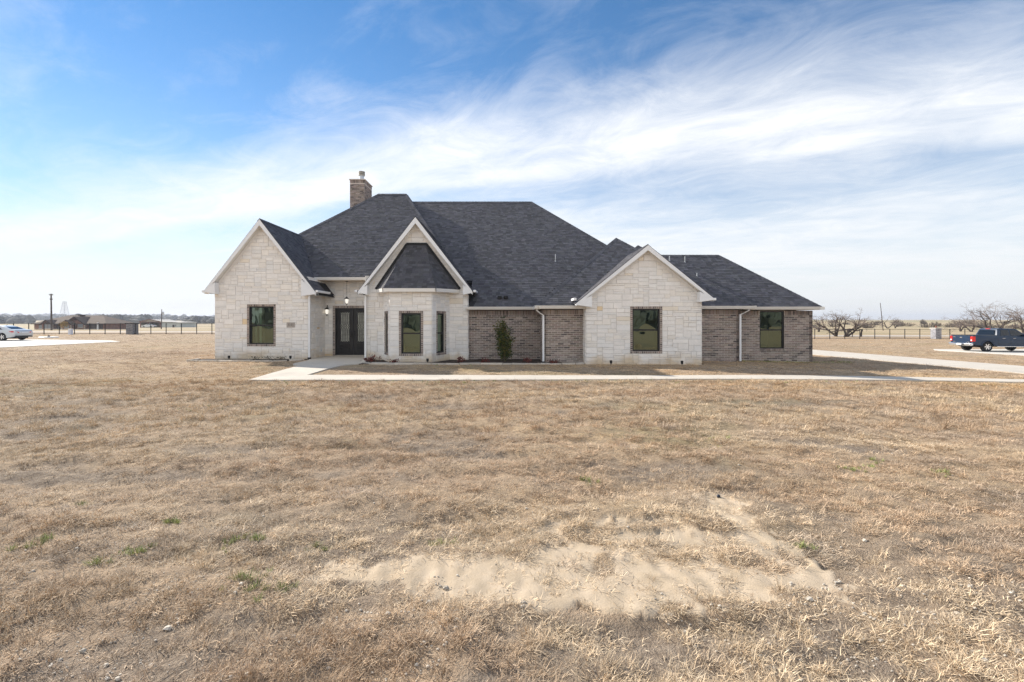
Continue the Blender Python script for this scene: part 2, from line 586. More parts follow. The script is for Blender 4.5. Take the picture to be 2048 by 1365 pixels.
def sand_mask(x, y):
    """bare sand in the foreground lawn: a long tongue with a diagonal arm"""
    x = np.asarray(x, float); y = np.asarray(y, float)
    wx = x + (fbm(x * 2.2, y * 3, 40) - .5) * .5
    wy = y + (fbm(x * 2.0, y * 2.6, 41) - .5) * .5

    def cap(ax, ay, bx, by, r0, r1):
        vx, vy = bx - ax, by - ay
        t = np.clip(((wx - ax) * vx + (wy - ay) * vy) / (vx * vx + vy * vy), 0, 1)
        return np.hypot(wx - ax - t * vx, (wy - ay - t * vy)) - (r0 + (r1 - r0) * t)
    d = cap(-1.35, 3.27, .3, 3.36, .17, .36)
    d = np.minimum(d, cap(.3, 3.36, 1.3, 3.36, .37, .36))
    d = np.minimum(d, cap(1.3, 3.36, 2.1, 3.2, .30, .17))
    d = np.minimum(d, cap(2.22, 3.3, 2.10, 4.75, .17, .19))
    d = np.minimum(d, cap(.9, 3.85, 2.1, 3.85, .08, .22))
    d = np.minimum(d, cap(.75, 4.15, 1.5, 4.25, .05, .10))
    d = np.minimum(d, cap(-.1, 3.85, .5, 3.9, .05, .12))
    m = sstep(.022, -.022, d + (fbm(x * 9, y * 9, 42) - .5) * .30 + (fbm(x * 30, y * 30, 43, 2) - .5) * .10)
    # streaks of grass crossing the sand
    st = fbm(x * 5 - y * 1.0, y * 2.0, 45)
    return m * sstep(.80, .62, st)


def bare_mask(x, y):
    """thin, dark soil patches between the mats of grass"""
    x = np.asarray(x, float); y = np.asarray(y, float)
    n = fbm(x * .55 + .2 * y, y * .9, 50, 4)
    m = sstep(.54, .70, n)
    right = sstep(1.6, 3.0, x) * sstep(4.6, 3.6, y) * sstep(2.4, 2.9, y)
    left = sstep(.2, -1.0, x) * sstep(4.9, 4.2, y) * sstep(3.2, 3.7, y) * sstep(-3.6, -2.0, x)
    grav = sstep(2.95, 2.75, y) * sstep(.45, .6, fbm(x * 1.1, y * 1.1, 51))
    return np.clip(np.maximum(np.maximum(m, right * .75), np.maximum(left * .7, grav)), 0, 1) * sstep(17, 9, y)


def bumps(x, y):
    x = np.asarray(x, float); y = np.asarray(y, float)
    near = sstep(48, 14, y) * sstep(-3, 0, y)
    b = (fbm(x * 1.1 + .35 * y, y * 2.6, 60, 4) - .5) * .16
    b += (fbm(x * 4.5, y * 7, 61, 3) - .5) * .05
    b -= bare_mask(x, y) * .025
    b *= near
    b += (fbm(x * .22, y * .3, 62, 3) - .5) * .12 * sstep(3, 6, y)
    s = sand_mask(x, y)
    b = b * (1 - .75 * s) + s * (.0045 * np.sin(x * 34 + y * 9 + 9 * fbm(x * 1.6, y * 1.4, 63)) * sstep(.42, .58, fbm(x * 1.5 + 9, y * 1.2, 64)) + .005 * np.abs(np.sin(x * 13 - y * 4 + 5 * fbm(x * 1.2, y, 66))) + .014 * (fbm(x * 6, y * 3, 65) - .5) + .008 * (fbm(x * 22, y * 14, 67, 2) - .5) - .015)
    b = b - .012 * sstep(1.1, .75, np.hypot((x - .31 - .6 * (y - 3.07)) / .12, (y - 3.07) / .034)) * (.75 + .25 * np.sin(x * 190))
    return b


def hard_fade(x, y):
    f = np.ones(np.shape(x))
    for P in HARD + SOFT:
        xs = [p[0] for p in P]; ys = [p[1] for p in P]
        m = (x > min(xs) - 1.5) & (x < max(xs) + 1.5) & (y > min(ys) - 1.5) & (y < max(ys) + 1.5)
        if not m.any(): continue
        d = pdist(P, x[m], y[m])
        ins = inside(P, x[m], y[m])
        v = sstep(.05, .9, d)
        v[ins] = 0
        f[m] = np.minimum(f[m], v)
    return f


def gh(x, y):
    x = np.atleast_1d(np.asarray(x, float)); y = np.atleast_1d(np.asarray(y, float))
    return gbase(x, y) + bumps(x, y) * hard_fade(x, y)


# ------------------------------------------------------------------ ground sheet
def ground_mat():
    m, nt, b = new_mat('dormant_lawn')
    N = nt.nodes.new; L = nt.links.new
    b.inputs['Roughness'].default_value = .95; b.inputs['Specular IOR Level'].default_value = .1
    geo = N('ShaderNodeNewGeometry'); pos = geo.outputs['Position']

    def noise(sc, det=5, st=None, rough=.6):
        v = pos
        if st:
            mp = N('ShaderNodeMapping'); mp.inputs['Scale'].default_value = st; L(pos, mp.inputs[0]); v = mp.outputs[0]
        n = N('ShaderNodeTexNoise'); n.inputs['Scale'].default_value = sc; n.inputs['Detail'].default_value = det
        n.inputs['Roughness'].default_value = rough
        L(v, n.inputs['Vector']); return n.outputs[0]

    def rng(v, a, c):
        n = N('ShaderNodeMapRange'); n.inputs[1].default_value = a; n.inputs[2].default_value = c; L(v, n.inputs[0]); return n.outputs[0]

    def mix(f, A, B, blend='MIX'):
        n = N('ShaderNodeMix'); n.data_type = 'RGBA'; n.blend_type = blend
        if isinstance(f, float): n.inputs['Factor'].default_value = f
        else: L(f, n.inputs['Factor'])
        for k, v in (('A', A), ('B', B)):
            if isinstance(v, tuple): n.inputs[k].default_value = (*v, 1)
            else: L(v, n.inputs[k])
        return n.outputs['Result']
    c = mix(rng(noise(.35, 6, (1, 1.7, 1)), .38, .64), (.45, .325, .22), (.51, .38, .25))
    c = mix(rng(noise(.09, 5, (1, 2.2, 1)), .46, .68), c, (.54, .39, .22))
    c = mix(rng(noise(1.3, 6, (1, 2.0, 1)), .5, .75), c, (.37, .27, .185))
    c = mix(rng(noise(9, 6, (1, 1.6, 1), .75), .42, .66), c, (.26, .19, .13))
    c = mix(rng(noise(60, 3, None, .8), .5, .8), c, (.50, .42, .32))
    # bare soil / sand / greening from the ground attributes
    at = N('ShaderNodeAttribute'); at.attribute_name = 'gmask'
    sp = N('ShaderNodeSeparateColor'); L(at.outputs['Color'], sp.inputs[0])
    soil = mix(rng(noise(14, 6), .35, .7), (.20, .152, .112), (.36, .285, .212))
    soil = mix(rng(noise(120, 3), .55, .75), soil, (.42, .37, .30))
    c = mix(sp.outputs[1], c, soil)
    sand = mix(rng(noise(5, 6), .35, .7), (.46, .365, .255), (.57, .46, .335))
    sand = mix(rng(noise(90, 3), .62, .85), sand, (.46, .36, .26))
    c = mix(sp.outputs[0], c, sand)
    c = mix(sp.outputs[2], c, (.10, .13, .045))
    # far pasture beyond the fence
    sx = N('ShaderNodeSeparateXYZ'); L(pos, sx.inputs[0])
    past = mix(rng(noise(.03, 5, (1, .5, 1)), .38, .62), (.47, .37, .24), (.38, .31, .19))
    past = mix(rng(noise(.012, 4), .5, .68), past, (.31, .30, .165))
    c = mix(rng(sx.outputs[1], 84, 90), c, past)
    L(c, b.inputs['Base Color'])
    bp = N('ShaderNodeBump'); bp.inputs['Distance'].default_value = .03
    bs = N('ShaderNodeMath'); bs.operation = 'MULTIPLY_ADD'; bs.inputs[1].default_value = -.62; bs.inputs[2].default_value = .8
    L(sp.outputs[0], bs.inputs[0]); L(bs.outputs[0], bp.inputs['Strength'])
    h = N('ShaderNodeMath'); h.operation = 'ADD'
    L(noise(16, 6, None, .75), h.inputs[0]); L(noise(70, 3), h.inputs[1])
    L(h.outputs[0], bp.inputs['Height']); L(bp.outputs[0], b.inputs['Normal'])
    return m


def axis(parts):
    out = []
    for a, b, s in parts:
        n = max(1, int(round((b - a) / s)))
        out += list(np.linspace(a, b, n, endpoint=False))
    out.append(parts[-1][1])
    return np.array(out)


def build_ground():
    xs = axis([(-4000, -600, 400), (-600, -120, 30), (-120, -40, 4), (-40, -16, .6), (-16, -9, .22), (-9, -4.5, .1), (-4.5, -1.9, .055), (-1.9, 2.8, .026), (2.8, 4.5, .055),
               (4.5, 9, .1), (9, 16, .22), (16, 45, .6), (45, 120, 4), (120, 600, 30), (600, 4000, 400)])
    ys = axis([(-3000, -200, 350), (-200, -20, 20), (-20, 1.6, 1.2), (1.6, 2.85, .05), (2.85, 4.9, .03), (4.9, 5.5, .05), (5.5, 9, .09), (9, 16, .2), (16, 30, .35), (30, 90, 2),
               (90, 300, 8), (300, 1000, 35), (1000, 6000, 300)])
    X, Y = np.meshgrid(xs, ys)
    x = X.ravel(); y = Y.ravel()
    z = gh(x, y)
    nx, ny = len(xs), len(ys)
    co = np.stack([x, y, z], 1)
    i = np.arange(nx * ny).reshape(ny, nx)
    quads = np.stack([i[:-1, :-1], i[:-1, 1:], i[1:, 1:], i[1:, :-1]], -1).reshape(-1, 4)
    me = bpy.data.meshes.new('ground')
    me.vertices.add(len(co)); me.vertices.foreach_set('co', co.astype(np.float32).ravel())
    me.loops.add(quads.size); me.loops.foreach_set('vertex_index', quads.astype(np.int32).ravel())
    me.polygons.add(len(quads)); me.polygons.foreach_set('loop_start', np.arange(0, quads.size, 4, dtype=np.int32))
    me.polygons.foreach_set('use_smooth', np.ones(len(quads), bool))
    me.update(calc_edges=True)
    at = me.attributes.new('gmask', 'FLOAT_COLOR', 'POINT')
    near = (np.abs(x) < 60) & (y > 1) & (y < 60)
    col = np.zeros((len(x), 4), np.float32); col[:, 3] = 1
    col[near, 0] = sand_mask(x[near], y[near])
    col[near, 1] = bare_mask(x[near], y[near])
    gr = np.zeros(len(x))
    gr[near] = np.maximum(sstep(.62, .78, fbm(x[near] * .4, y[near] * .5, 70)) * .25,
                          sstep(1.4, .2, np.hypot((x[near] - 13.2) / 2.2, (y[near] - 21.2) / .5)) * .8)
    col[:, 2] = gr
    at.data.foreach_set('color', col.ravel())
    o = link_mesh('ground', me, ground_mat())
    ptag(o, kind='structure')
    return o


build_ground()


def slab(name, poly, mt, top=.035, depth=.16, maxlen=1.4, parent=None):
    bm = bmesh.new()
    f = bm.faces.new([bm.verts.new((p[0], p[1], 0)) for p in poly])
    bmesh.ops.triangulate(bm, faces=bm.faces[:])
    for _ in range(6):
        ed = [e for e in bm.edges if e.calc_length() > maxlen]
        if not ed: break
        bmesh.ops.subdivide_edges(bm, edges=ed, cuts=1, use_grid_fill=False)
        bmesh.ops.triangulate(bm, faces=[f for f in bm.faces if len(f.verts) > 3])
    bmesh.ops.recalc_face_normals(bm, faces=bm.faces[:])
    if sum(f.normal.z for f in bm.faces) < 0:
        bmesh.ops.reverse_faces(bm, faces=bm.faces[:])
    vs = bm.verts[:]
    zz = gbase(np.array([v.co.x for v in vs]), np.array([v.co.y for v in vs]))
    for v, z in zip(vs, zz): v.co.z = z + top
    be = [e for e in bm.edges if len(e.link_faces) == 1]
    r = bmesh.ops.extrude_edge_only(bm, edges=be)
    for v in [g for g in r['geom'] if isinstance(g, bmesh.types.BMVert)]: v.co.z -= depth
    bmesh.ops.recalc_face_normals(bm, faces=bm.faces[:])
    me = bpy.data.meshes.new(name); bm.to_mesh(me); bm.free()
    o = link_mesh(name, me, mt, parent)
    if parent is None: ptag(o, kind='structure')
    return o


slab('walkway', WALK, M['concrete'], .04)
slab('driveway', DRIVE, M['concrete'], .03, maxlen=3)
slab('parking_pad', LPAD, M['pad'], .03, maxlen=5)
slab('parking_pad', RPAD, M['pad'], .03, maxlen=5)
slab('gravel_road', ROAD, M['gravelroad'], .03, maxlen=12)
slab('mulch_bed', BED_L, M['mulch'], .03, maxlen=.6)
slab('mulch_bed', BED_M, M['mulch'], .03, maxlen=.6)

# ------------------------------------------------------------------ HOUSE
house = empty('house', (0, 22, 0))
ptag(house, 'single storey limestone and brown brick house with steep dark shingle roofs', 'house')
HOFF = Vector((0, -22, 0))


def hp(o):
    """parent a world-space mesh directly under the house without moving it"""
    o.parent = house
    o.location = o.location + HOFF
    return o


def hpart(mb, name, mt, **k):
    return hp(mb.build(name, mt, **k))


STONES = []   # (priority, polygon, frame, depth, colour, wall part)
BRICKS = []
SHINGLES = []
WIN_HOLES = {}


def frame(ox, oy, ux, uy):
    l = math.hypot(ux, uy); ux /= l; uy /= l
    return ((ox, oy, 0.0), (ux, uy, 0.0), (0.0, 0.0, 1.0), (uy, -ux, 0.0))


def backing(name, fr, poly, holes, mt, thick=.16):
    """the wall body behind its stones or bricks, with real openings"""
    mb = MB()
    pieces = []
    rest = [poly]
    for (u0, u1, v0, v1) in holes:
        new = []
        for p in rest:
            a = clip_poly(p, -1, 0, u0); b = clip_poly(p, 1, 0, -u1)
            mid = clip_poly(clip_poly(p, 1, 0, -u0), -1, 0, u1)
            c = clip_poly(mid, 0, -1, v0) if len(mid) > 2 else []
            d = clip_poly(mid, 0, 1, -v1) if len(mid) > 2 else []
            new += [k for k in (a, b, c, d) if len(k) > 2 and abs(area2(k)) > 1e-4]
        rest = new
    for p in rest: mb.prism(p, fr, -thick, 0.0, back=True)
    return hpart(mb, name, mt)


def in_poly_clip(rect, poly):
    p = rect
    n = len(poly)
    for i in range(n):
        x1, y1 = poly[i]; x2, y2 = poly[(i + 1) % n]
        a, b = -(y2 - y1), (x2 - x1)
        p = clip_poly(p, a, b, -(a * x1 + b * y1))
        if len(p) < 3: return []
    return p


def lines(a, b, cuts, step):
    ks = sorted(set([a, b] + [c for c in cuts if a + 1e-3 < c < b - 1e-3]))
    out = []
    for i in range(len(ks) - 1):
        n = max(1, int(round((ks[i + 1] - ks[i]) / step)))
        out += list(np.linspace(ks[i], ks[i + 1], n, endpoint=False))
    out.append(ks[-1])
    return out


def stone_wall(fr, poly, holes, dist, name='stone_wall', seed=0):
    rnd = random.Random(seed)
    wall = backing(name, fr, poly, holes, M['mortar'])
    us = [p[0] for p in poly]; vs = [p[1] for p in poly]
    U = lines(min(us), max(us), [h for H in holes for h in H[:2]], .115)
    V = lines(min(vs), max(vs), [h for H in holes for h in H[2:]], .088)
    nu, nv = len(U) - 1, len(V) - 1
    occ = np.zeros((nv, nu), bool)
    for (u0, u1, v0, v1) in holes:
        for j in range(nv):
            for i in range(nu):
                if u0 - 1e-4 < (U[i] + U[i + 1]) / 2 < u1 + 1e-4 and v0 - 1e-4 < (V[j] + V[j + 1]) / 2 < v1 + 1e-4: occ[j, i] = True
    for j in range(nv):
        for i in range(nu):
            if occ[j, i]: continue
            h = rnd.choice((1, 1, 2, 2, 2, 2, 3)); w = rnd.choice((2, 3, 3, 4, 4, 5, 6))
            if h == 1: w = max(w, 4)
            k = 0
            while k < w and i + k < nu and not occ[j, i + k]: k += 1
            w2 = k
            # do not leave a sliver at the end of a run
            rem = 0
            while i + w2 + rem < nu and not occ[j, i + w2 + rem] and rem < 2: rem += 1
            if 0 < rem < 2 and w2 + rem <= 9: w2 += rem
            hh = 1
            while hh < h and j + hh < nv and not occ[j + hh, i:i + w2].any(): hh += 1
            occ[j:j + hh, i:i + w2] = True
            g = .0045
            rect = [(U[i] + g, V[j] + g), (U[i + w2] - g, V[j] + g), (U[i + w2] - g, V[j + hh] - g), (U[i] + g, V[j + hh] - g)]
            p = in_poly_clip(rect, poly)
            if len(p) < 3 or area2(p) < .0015: continue
            t = rnd.gauss(1.0, .028)
            warm = rnd.random()
            c = (t, t * .995, t * .99)
            if warm > .985: c = (t * .99, t * .93, t * .83)
            elif warm > .78: c = (t * 1.0, t * .98, t * .945)
            elif warm < .2: c = (t * .97, t * .98, t * .99)
            if rnd.random() < .003: c = (.95, .78, .54)
            zc = sum(q[1] for q in p) / len(p)
            dd = .022 + rnd.uniform(-.007, .010)
            STONES.append((area2(p) * (20.0 / dist) ** 2, p, fr, dd, c, wall))
    return wall


BR_L, BR_H = .272, .0815


def brick_tint(rnd):
    t = rnd.gauss(1.0, .13)
    k = rnd.random()
    if k < .10: return (t * .45, t * .46, t * .50)
    if k < .22: return (t * .74, t * .74, t * .80)
    if k > .85: return (t * 1.35, t * 1.36, t * 1.38)
    return (t * rnd.uniform(.95, 1.1), t, t * rnd.uniform(.94, 1.06))


def brick_wall(fr, u0, u1, v0, v1, holes, dist, seed=0, soldier=True, name='brick_wall', record=True):
    rnd = random.Random(seed)
    poly = [(u0, v0), (u1, v0), (u1, v1), (u0, v1)]
    wall = backing(name, fr, poly, holes, M['bmortar'])
    top = v1 - (.215 if soldier else 0)
    rows = int((top - v0) / BR_H)
    hh = (top - v0) / rows
    out = []
    for r in range(rows):
        z0 = v0 + r * hh + .009; z1 = v0 + (r + 1) * hh - .009
        off = (r % 2) * BR_L / 2 + rnd.uniform(-.008, .008)
        spans = [(u0, u1)]
        for (a, b, c, d) in holes:
            if c - .02 < (z0 + z1) / 2 < d + .02:
                spans = [s for (p, q) in spans for s in ((p, min(q, a)), (max(p, b), q)) if s[1] - s[0] > .02]
        for (p, q) in spans:
            x = u0 - BR_L + off
            while x < q:
                a = max(x, p) + .008; b = min(x + BR_L, q) - .008
                if b - a > .03: out.append((a, b, z0, z1))
                x += BR_L
    if soldier:
        n = int((u1 - u0) / .078); w = (u1 - u0) / n
        for i in range(n):
            a = u0 + i * w + .005; b = a + w - .010
            if any(b > h[0] - .01 and a < h[1] + .01 and h[3] > top + .02 for h in holes): continue
            out.append((a, b, top + .006, v1 - .003))
    for (a, b, c, d) in out:
        p = [(a, c), (b, c), (b, d), (a, d)]
        BRICKS.append((area2(p) * (20.0 / dist) ** 2 + (0 if record else -9), p, fr, .012 + rnd.uniform(-.003, .004), brick_tint(rnd), wall))
    return wall


def surround(fr, u0, u1, v0, v1, win, w=.098, bottom=True, seed=1):
    """rowlock brick border round an opening"""
    rnd = random.Random(seed)
    mb = MB()
    mbm = MB()

    def run(a, b, c, d, horiz):
        mbm.prism([(a, c), (b, c), (b, d), (a, d)], fr, -.10, .018)
        L_ = (b - a) if horiz else (d - c)
        n = max(1, int(round(L_ / .083))); s = L_ / n
        for i in range(n):
            if horiz: q = (a + i * s + .010, a + (i + 1) * s - .010, c + .006, d - .006)
            else: q = (a + .006, b - .006, c + i * s + .010, c + (i + 1) * s - .010)
            mb.prism([(q[0], q[2]), (q[1], q[2]), (q[1], q[3]), (q[0], q[3])], fr, .0, .032 + rnd.uniform(-.003, .003), .004, col=brick_tint(rnd))
    run(u0 - w, u1 + w, v1, v1 + w, True)
    b0 = v0 - w if bottom else v0
    if bottom: run(u0 - w, u1 + w, v0 - w, v0, True)
    run(u0 - w, u0, v0, v1, False)
    run(u1, u1 + w, v0, v1, False)
    o = mb.build('brick_surround', M['brick'], win); ptag(o, kind='stuff')
    o2 = mbm.build('surround_mortar', M['bmortar'], win)
    return o


def window(fr, u0, u1, v0, v1, label, recess=.07, rail=.5, border=True, bottom=True, seed=0, room=True, roomd=2.6, roomm=.7):
    O, U, V, Nn = fr

    def P(u, v, d): return (O[0] + U[0] * u + Nn[0] * d, O[1] + U[1] * u + Nn[1] * d, v)
    win = empty('window'); hp(win); win.location = (0, -22, 0)
    win['label'] = label
    ft = .062
    mb = MB()
    for q in ((u0, u1, v0, v0 + ft), (u0, u1, v1 - ft, v1), (u0, u0 + ft, v0 + ft, v1 - ft), (u1 - ft, u1, v0 + ft, v1 - ft)):
        mb.prism([(q[0], q[2]), (q[1], q[2]), (q[1], q[3]), (q[0], q[3])], fr, -recess - .09, -recess + .02, .006, back=True)
    mb.build('frame', M['black'], win)
    vm = v0 + (v1 - v0) * rail
    MB().prism([(u0 + ft, vm - .033), (u1 - ft, vm - .033), (u1 - ft, vm + .033), (u0 + ft, vm + .033)], fr, -recess - .06, -recess + .012, .006, back=True).build('sash_rail', M['black'], win)
    for (a, b, d) in ((v0 + ft, vm - .033, -recess - .035), (vm + .033, v1 - ft, -recess - .02)):
        g = MB(); g.add([P(u0 + ft - .004, a - .004, d), P(u1 - ft + .004, a - .004, d), P(u1 - ft + .004, b + .004, d), P(u0 + ft - .004, b + .004, d)], [(0, 1, 2, 3)])
        g.build('pane', M['glass'], win)
    # reveals
    rv = MB()
    for q in ((u0 - .012, u0, v0 - .012, v1 + .012), (u1, u1 + .012, v0 - .012, v1 + .012), (u0, u1, v1, v1 + .012), (u0, u1, v0 - .012, v0)):
        rv.prism([(q[0], q[2]), (q[1], q[2]), (q[1], q[3]), (q[0], q[3])], fr, -.2, -.005, back=True)
    rv.build('reveal', M['bmortar'], win)
    if border: surround(fr, u0, u1, v0, v1, win, bottom=bottom, seed=seed)
    if room:
        a, b, c, d = u0 - roomm, u1 + roomm, -.0, 2.75
        r = MB()
        r.add([P(a, c, -.2), P(b, c, -.2), P(b, d, -.2), P(a, d, -.2), P(a, c, -roomd), P(b, c, -roomd), P(b, d, -roomd), P(a, d, -roomd)],
              [(4, 5, 6, 7), (0, 4, 7, 3), (5, 1, 2, 6), (3, 7, 6, 2), (4, 0, 1, 5)])
        r.build('room_interior', M['room'], win)
    return win


# ---- A: left gable
D_A = 21.7
aL, aR = GX(430, D_A), GX(617, D_A)
A_C = GX(519, 21.4)
SL = 1.30
A_AP = 6.72
frA = frame(aL, D_A, 1, 0)
wA = aR - aL
u = lambda x: x - aL
apz = A_AP - .12
polyA = [(0, -.12), (wA, -.12), (wA, apz - SL * (aR - A_C)), (u(A_C), apz), (0, apz - SL * (A_C - aL))]
wx0, wx1 = GX(498.6, D_A), GX(547.6, D_A)
wz1, wz0 = GZ(613.2, D_A), GZ(689, D_A)
hA = (u(wx0), u(wx1), wz0, wz1)
bA = .098
holeA = (hA[0] - bA, hA[1] + bA, hA[2] - bA, hA[3] + bA)
stone_wall(frA, polyA, [holeA], D_A, seed=3)
wA_ = window(frA, *hA, 'black framed sash window with brick border in the gable beside the house number', seed=3)
for (a_, b_, d_) in ((hA[0] + .10, hA[0] + .20, -.7), (hA[0] + .02, hA[0] + .07, -.5)):
    MB().prism([(a_, .1), (b_, .1), (b_, 2.6), (a_, 2.6)], frA, d_ - .05, d_, back=True).build('pale_jamb', mat('pale_green_paint', (.62, .70, .60), .6), wA_)
# house number plaque
pu0, pu1 = u(GX(573.8, D_A)), u(GX(590.5, D_A)); pz1, pz0 = GZ(645.6, D_A), GZ(655.2, D_A)
pl = hpart(MB().prism([(pu0, pz0), (pu1, pz0), (pu1, pz1), (pu0, pz1)], frA, -.02, .042, .006, col=(.86, .82, .78)), 'address_stone', mat('plaque_stone', (.44, .395, .355), .9, noise=.08, nscale=20))
M['engraved'] = mat('engraved_number', (.13, .11, .10), .9)
for k_, ch_ in enumerate('1111'):
    tx = bpy.data.curves.new('digit', 'FONT'); tx.body = ch_; tx.size = .17; tx.extrude = .004; tx.align_x = 'CENTER'; tx.align_y = 'CENTER'
    to = bpy.data.objects.new('digit', tx); COL.objects.link(to)
    bpy.context.view_layer.update()
    tme = bpy.data.meshes.new_from_object(to.evaluated_get(bpy.context.evaluated_depsgraph_get()))
    bpy.data.objects.remove(to)
    tme.materials.clear()
    tme.transform(Matrix.Translation((aL + (pu0 + pu1) / 2 + (k_ - 1.5) * .074, D_A - .0455, (pz0 + pz1) / 2 + .005)) @ Matrix.Rotation(R(90), 4, 'X'))
    link_mesh('digit', tme, M['engraved'], pl)
# return wall of the porch (faces right), door wall, side of the bay block
D_P = 23.6
frAr = frame(aR, D_A, 0, 1)
stone_wall(frAr, [(0, -.12), (D_P - D_A, -.12), (D_P - D_A, 4.0), (0, 4.0)], [], 22.5, seed=5)
bL, bR = GX(731, 21.3), GX(936, 21.3)
frP = frame(aR, D_P, 1, 0)
dC = GX(706.3, D_P); dW = .945
du0, du1 = dC - dW - aR, dC + dW - aR
dz0, dz1 = .075, GZ(616.6, D_P)
stone_wall(frP, [(0, -.12), (bL - aR, -.12), (bL - aR, 4.0), (0, 4.0)], [(du0 - .12, min(du1 + .12, bL - aR - .01), -.2, dz1 + .12)], 23.6, seed=6)
hpart(MB().tube([(aR - .01, 23.0, .36), (aR + .07, 23.0, .36), (aR + .09, 23.0, .31)], .022, 8), 'hose_bib', M['galv'])
# ---- door
door = empty('front_door'); hp(door); door.location = (0, -22, 0)
door['label'] = 'black iron double door with scrollwork glass under the porch'
db = MB()
for q in ((du0, du0 + .06, dz0, dz1), (du1 - .06, du1, dz0, dz1), (du0 + .06, du1 - .06, dz1 - .06, dz1)):
    db.prism([(q[0], q[2]), (q[1], q[2]), (q[1], q[3]), (q[0], q[3])], frP, -.16, .01, .008, back=True)
db.build('door_frame', M['doorblack'], door)
MB().prism([(du0, dz0 - .03), (du1, dz0 - .03), (du1, dz0), (du0, dz0)], frP, -.2, .10, .01, back=True).build('threshold', M['concrete'], door)
mid = (du0 + du1) / 2
for side in (-1, 1):
    a, b = (du0 + .06, mid - .004) if side < 0 else (mid + .004, du1 - .06)
    lw = b - a
    gc = (a + b) / 2; g0, g1_ = gc - .235, gc + .235
    gz0, gz1 = GZ(683.6, D_P), GZ(625.4, D_P)
    lf = MB()
    for q in ((a, g0, dz0, dz1 - .06), (g1_, b, dz0, dz1 - .06), (g0, g1_, gz1, dz1 - .06), (g0, g1_, dz0, gz0)):
        lf.prism([(q[0], q[2]), (q[1], q[2]), (q[1], q[3]), (q[0], q[3])], frP, -.10, -.045, .004, back=True)
    leaf = lf.build('door_leaf', M['doorblack'], door)
    pn = MB()
    for (zz0, zz1) in ((dz0 + .16, dz0 + .36), (dz0 + .42, gz0 - .14)):
        pn.prism([(g0 - .03, zz0), (g1_ + .03, zz0), (g1_ + .03, zz1), (g0 - .03, zz1)], frP, -.05, -.030, .014)
    pn.build('raised_panel', M['doorblack'], leaf)
    O = frP[0]
    gp = MB(); gp.add([(O[0] + g0, D_P + .075, gz0), (O[0] + g1_, D_P + .075, gz0), (O[0] + g1_, D_P + .075, gz1), (O[0] + g0, D_P + .075, gz1)], [(0, 1, 2, 3)])
    gp.build('door_glass', M['doorglass'], leaf)
    sc = MB()
    yb = D_P + .055
    for k in range(4):
        cx = O[0] + g0 + .06 + k * .117
        zz = np.linspace(gz0, gz1, 60)
        for s in (-1, 1):
            pts = []
            for z in zz:
                t = (z - gz0) / (gz1 - gz0)
                if t < .43: off = .036
                elif t < .60: off = .036 * math.cos((t - .43) / .17 * math.pi * 2)
                else: off = .036
                if t > .95: off = .036 * math.sqrt(max(0, 1 - ((t - .95) / .05) ** 2))
                if t < .04: off = .036 * math.sqrt(max(0, 1 - ((.04 - t) / .04) ** 2))
                pts.append((cx + s * off, yb, z))
            sc.tube(pts, .011, 5)
        for t in (.08, .22, .36, .66, .80, .92):
            z = gz0 + (gz1 - gz0) * t
            sc.tube([(cx - .036, yb, z), (cx, yb - .006, z + .02), (cx + .036, yb, z)], .006, 5)
    sc.build('iron_scrollwork', M['doorblack'], leaf)
    MB().tube([(O[0] + (b - .07 if side < 0 else a + .07), D_P + .05, 1.05), (O[0] + (b - .07 if side < 0 else a + .07), D_P - .02, 1.10),
               (O[0] + (b - .07 if side < 0 else a + .07), D_P - .02, 1.30), (O[0] + (b - .07 if side < 0 else a + .07), D_P + .05, 1.35)], .012, 8).build('door_handle', M['black'], leaf)
ds = MB()
surround(frP, du0, du1, dz0, dz1, door, w=.115, bottom=False, seed=9)
MB().add([(aR, D_P + .9, 0), (bL, D_P + .9, 0), (bL, D_P + .9, 3), (aR, D_P + .9, 3)], [(0, 1, 2, 3)]).build('hall_interior', M['room'], door)
# porch ceiling
hpart(MB().box(aR, 22.75, 3.90, bL, D_P + .3, 3.99), 'porch_ceiling', M['soffit'])

# ---- B: bay block
D_B = 21.3
frB = frame(bL, D_B, 1, 0)
B_C, B_AP = -4.5, 6.715
ub = lambda x: x - bL
apb = B_AP - .12
polyB = [(0, -.12), (bR - bL, -.12), (bR - bL, apb - SL * (bR - B_C)), (ub(B_C), apb), (0, apb - SL * (B_C - bL))]
BX = (-6.08, -5.42, -3.56, -2.96)
stone_wall(frB, polyB, [(ub(BX[0]) + .05, ub(BX[3]) - .05, -.2, 3.2)], D_B, seed=8)
D_Bf = 20.0
hb0, hb1 = GX(802.5, D_Bf), GX(842, D_Bf); hbz1, hbz0 = GZ(626.6, D_Bf), GZ(708, D_Bf)
frBf = frame(BX[1], D_Bf, 1, 0)
hB = (hb0 - BX[1], hb1 - BX[1], hbz0, hbz1)
grow = lambda h, w=.098: (h[0] - w, h[1] + w, h[2] - w, h[3] + w)
stone_wall(frBf, [(0, -.12), (BX[2] - BX[1], -.12), (BX[2] - BX[1], 3.2), (0, 3.2)], [grow(hB)], D_Bf, seed=9)
window(frBf, *hB, 'centre window of the bay between the two angled bay windows', seed=11, roomd=1.3, roomm=.25)
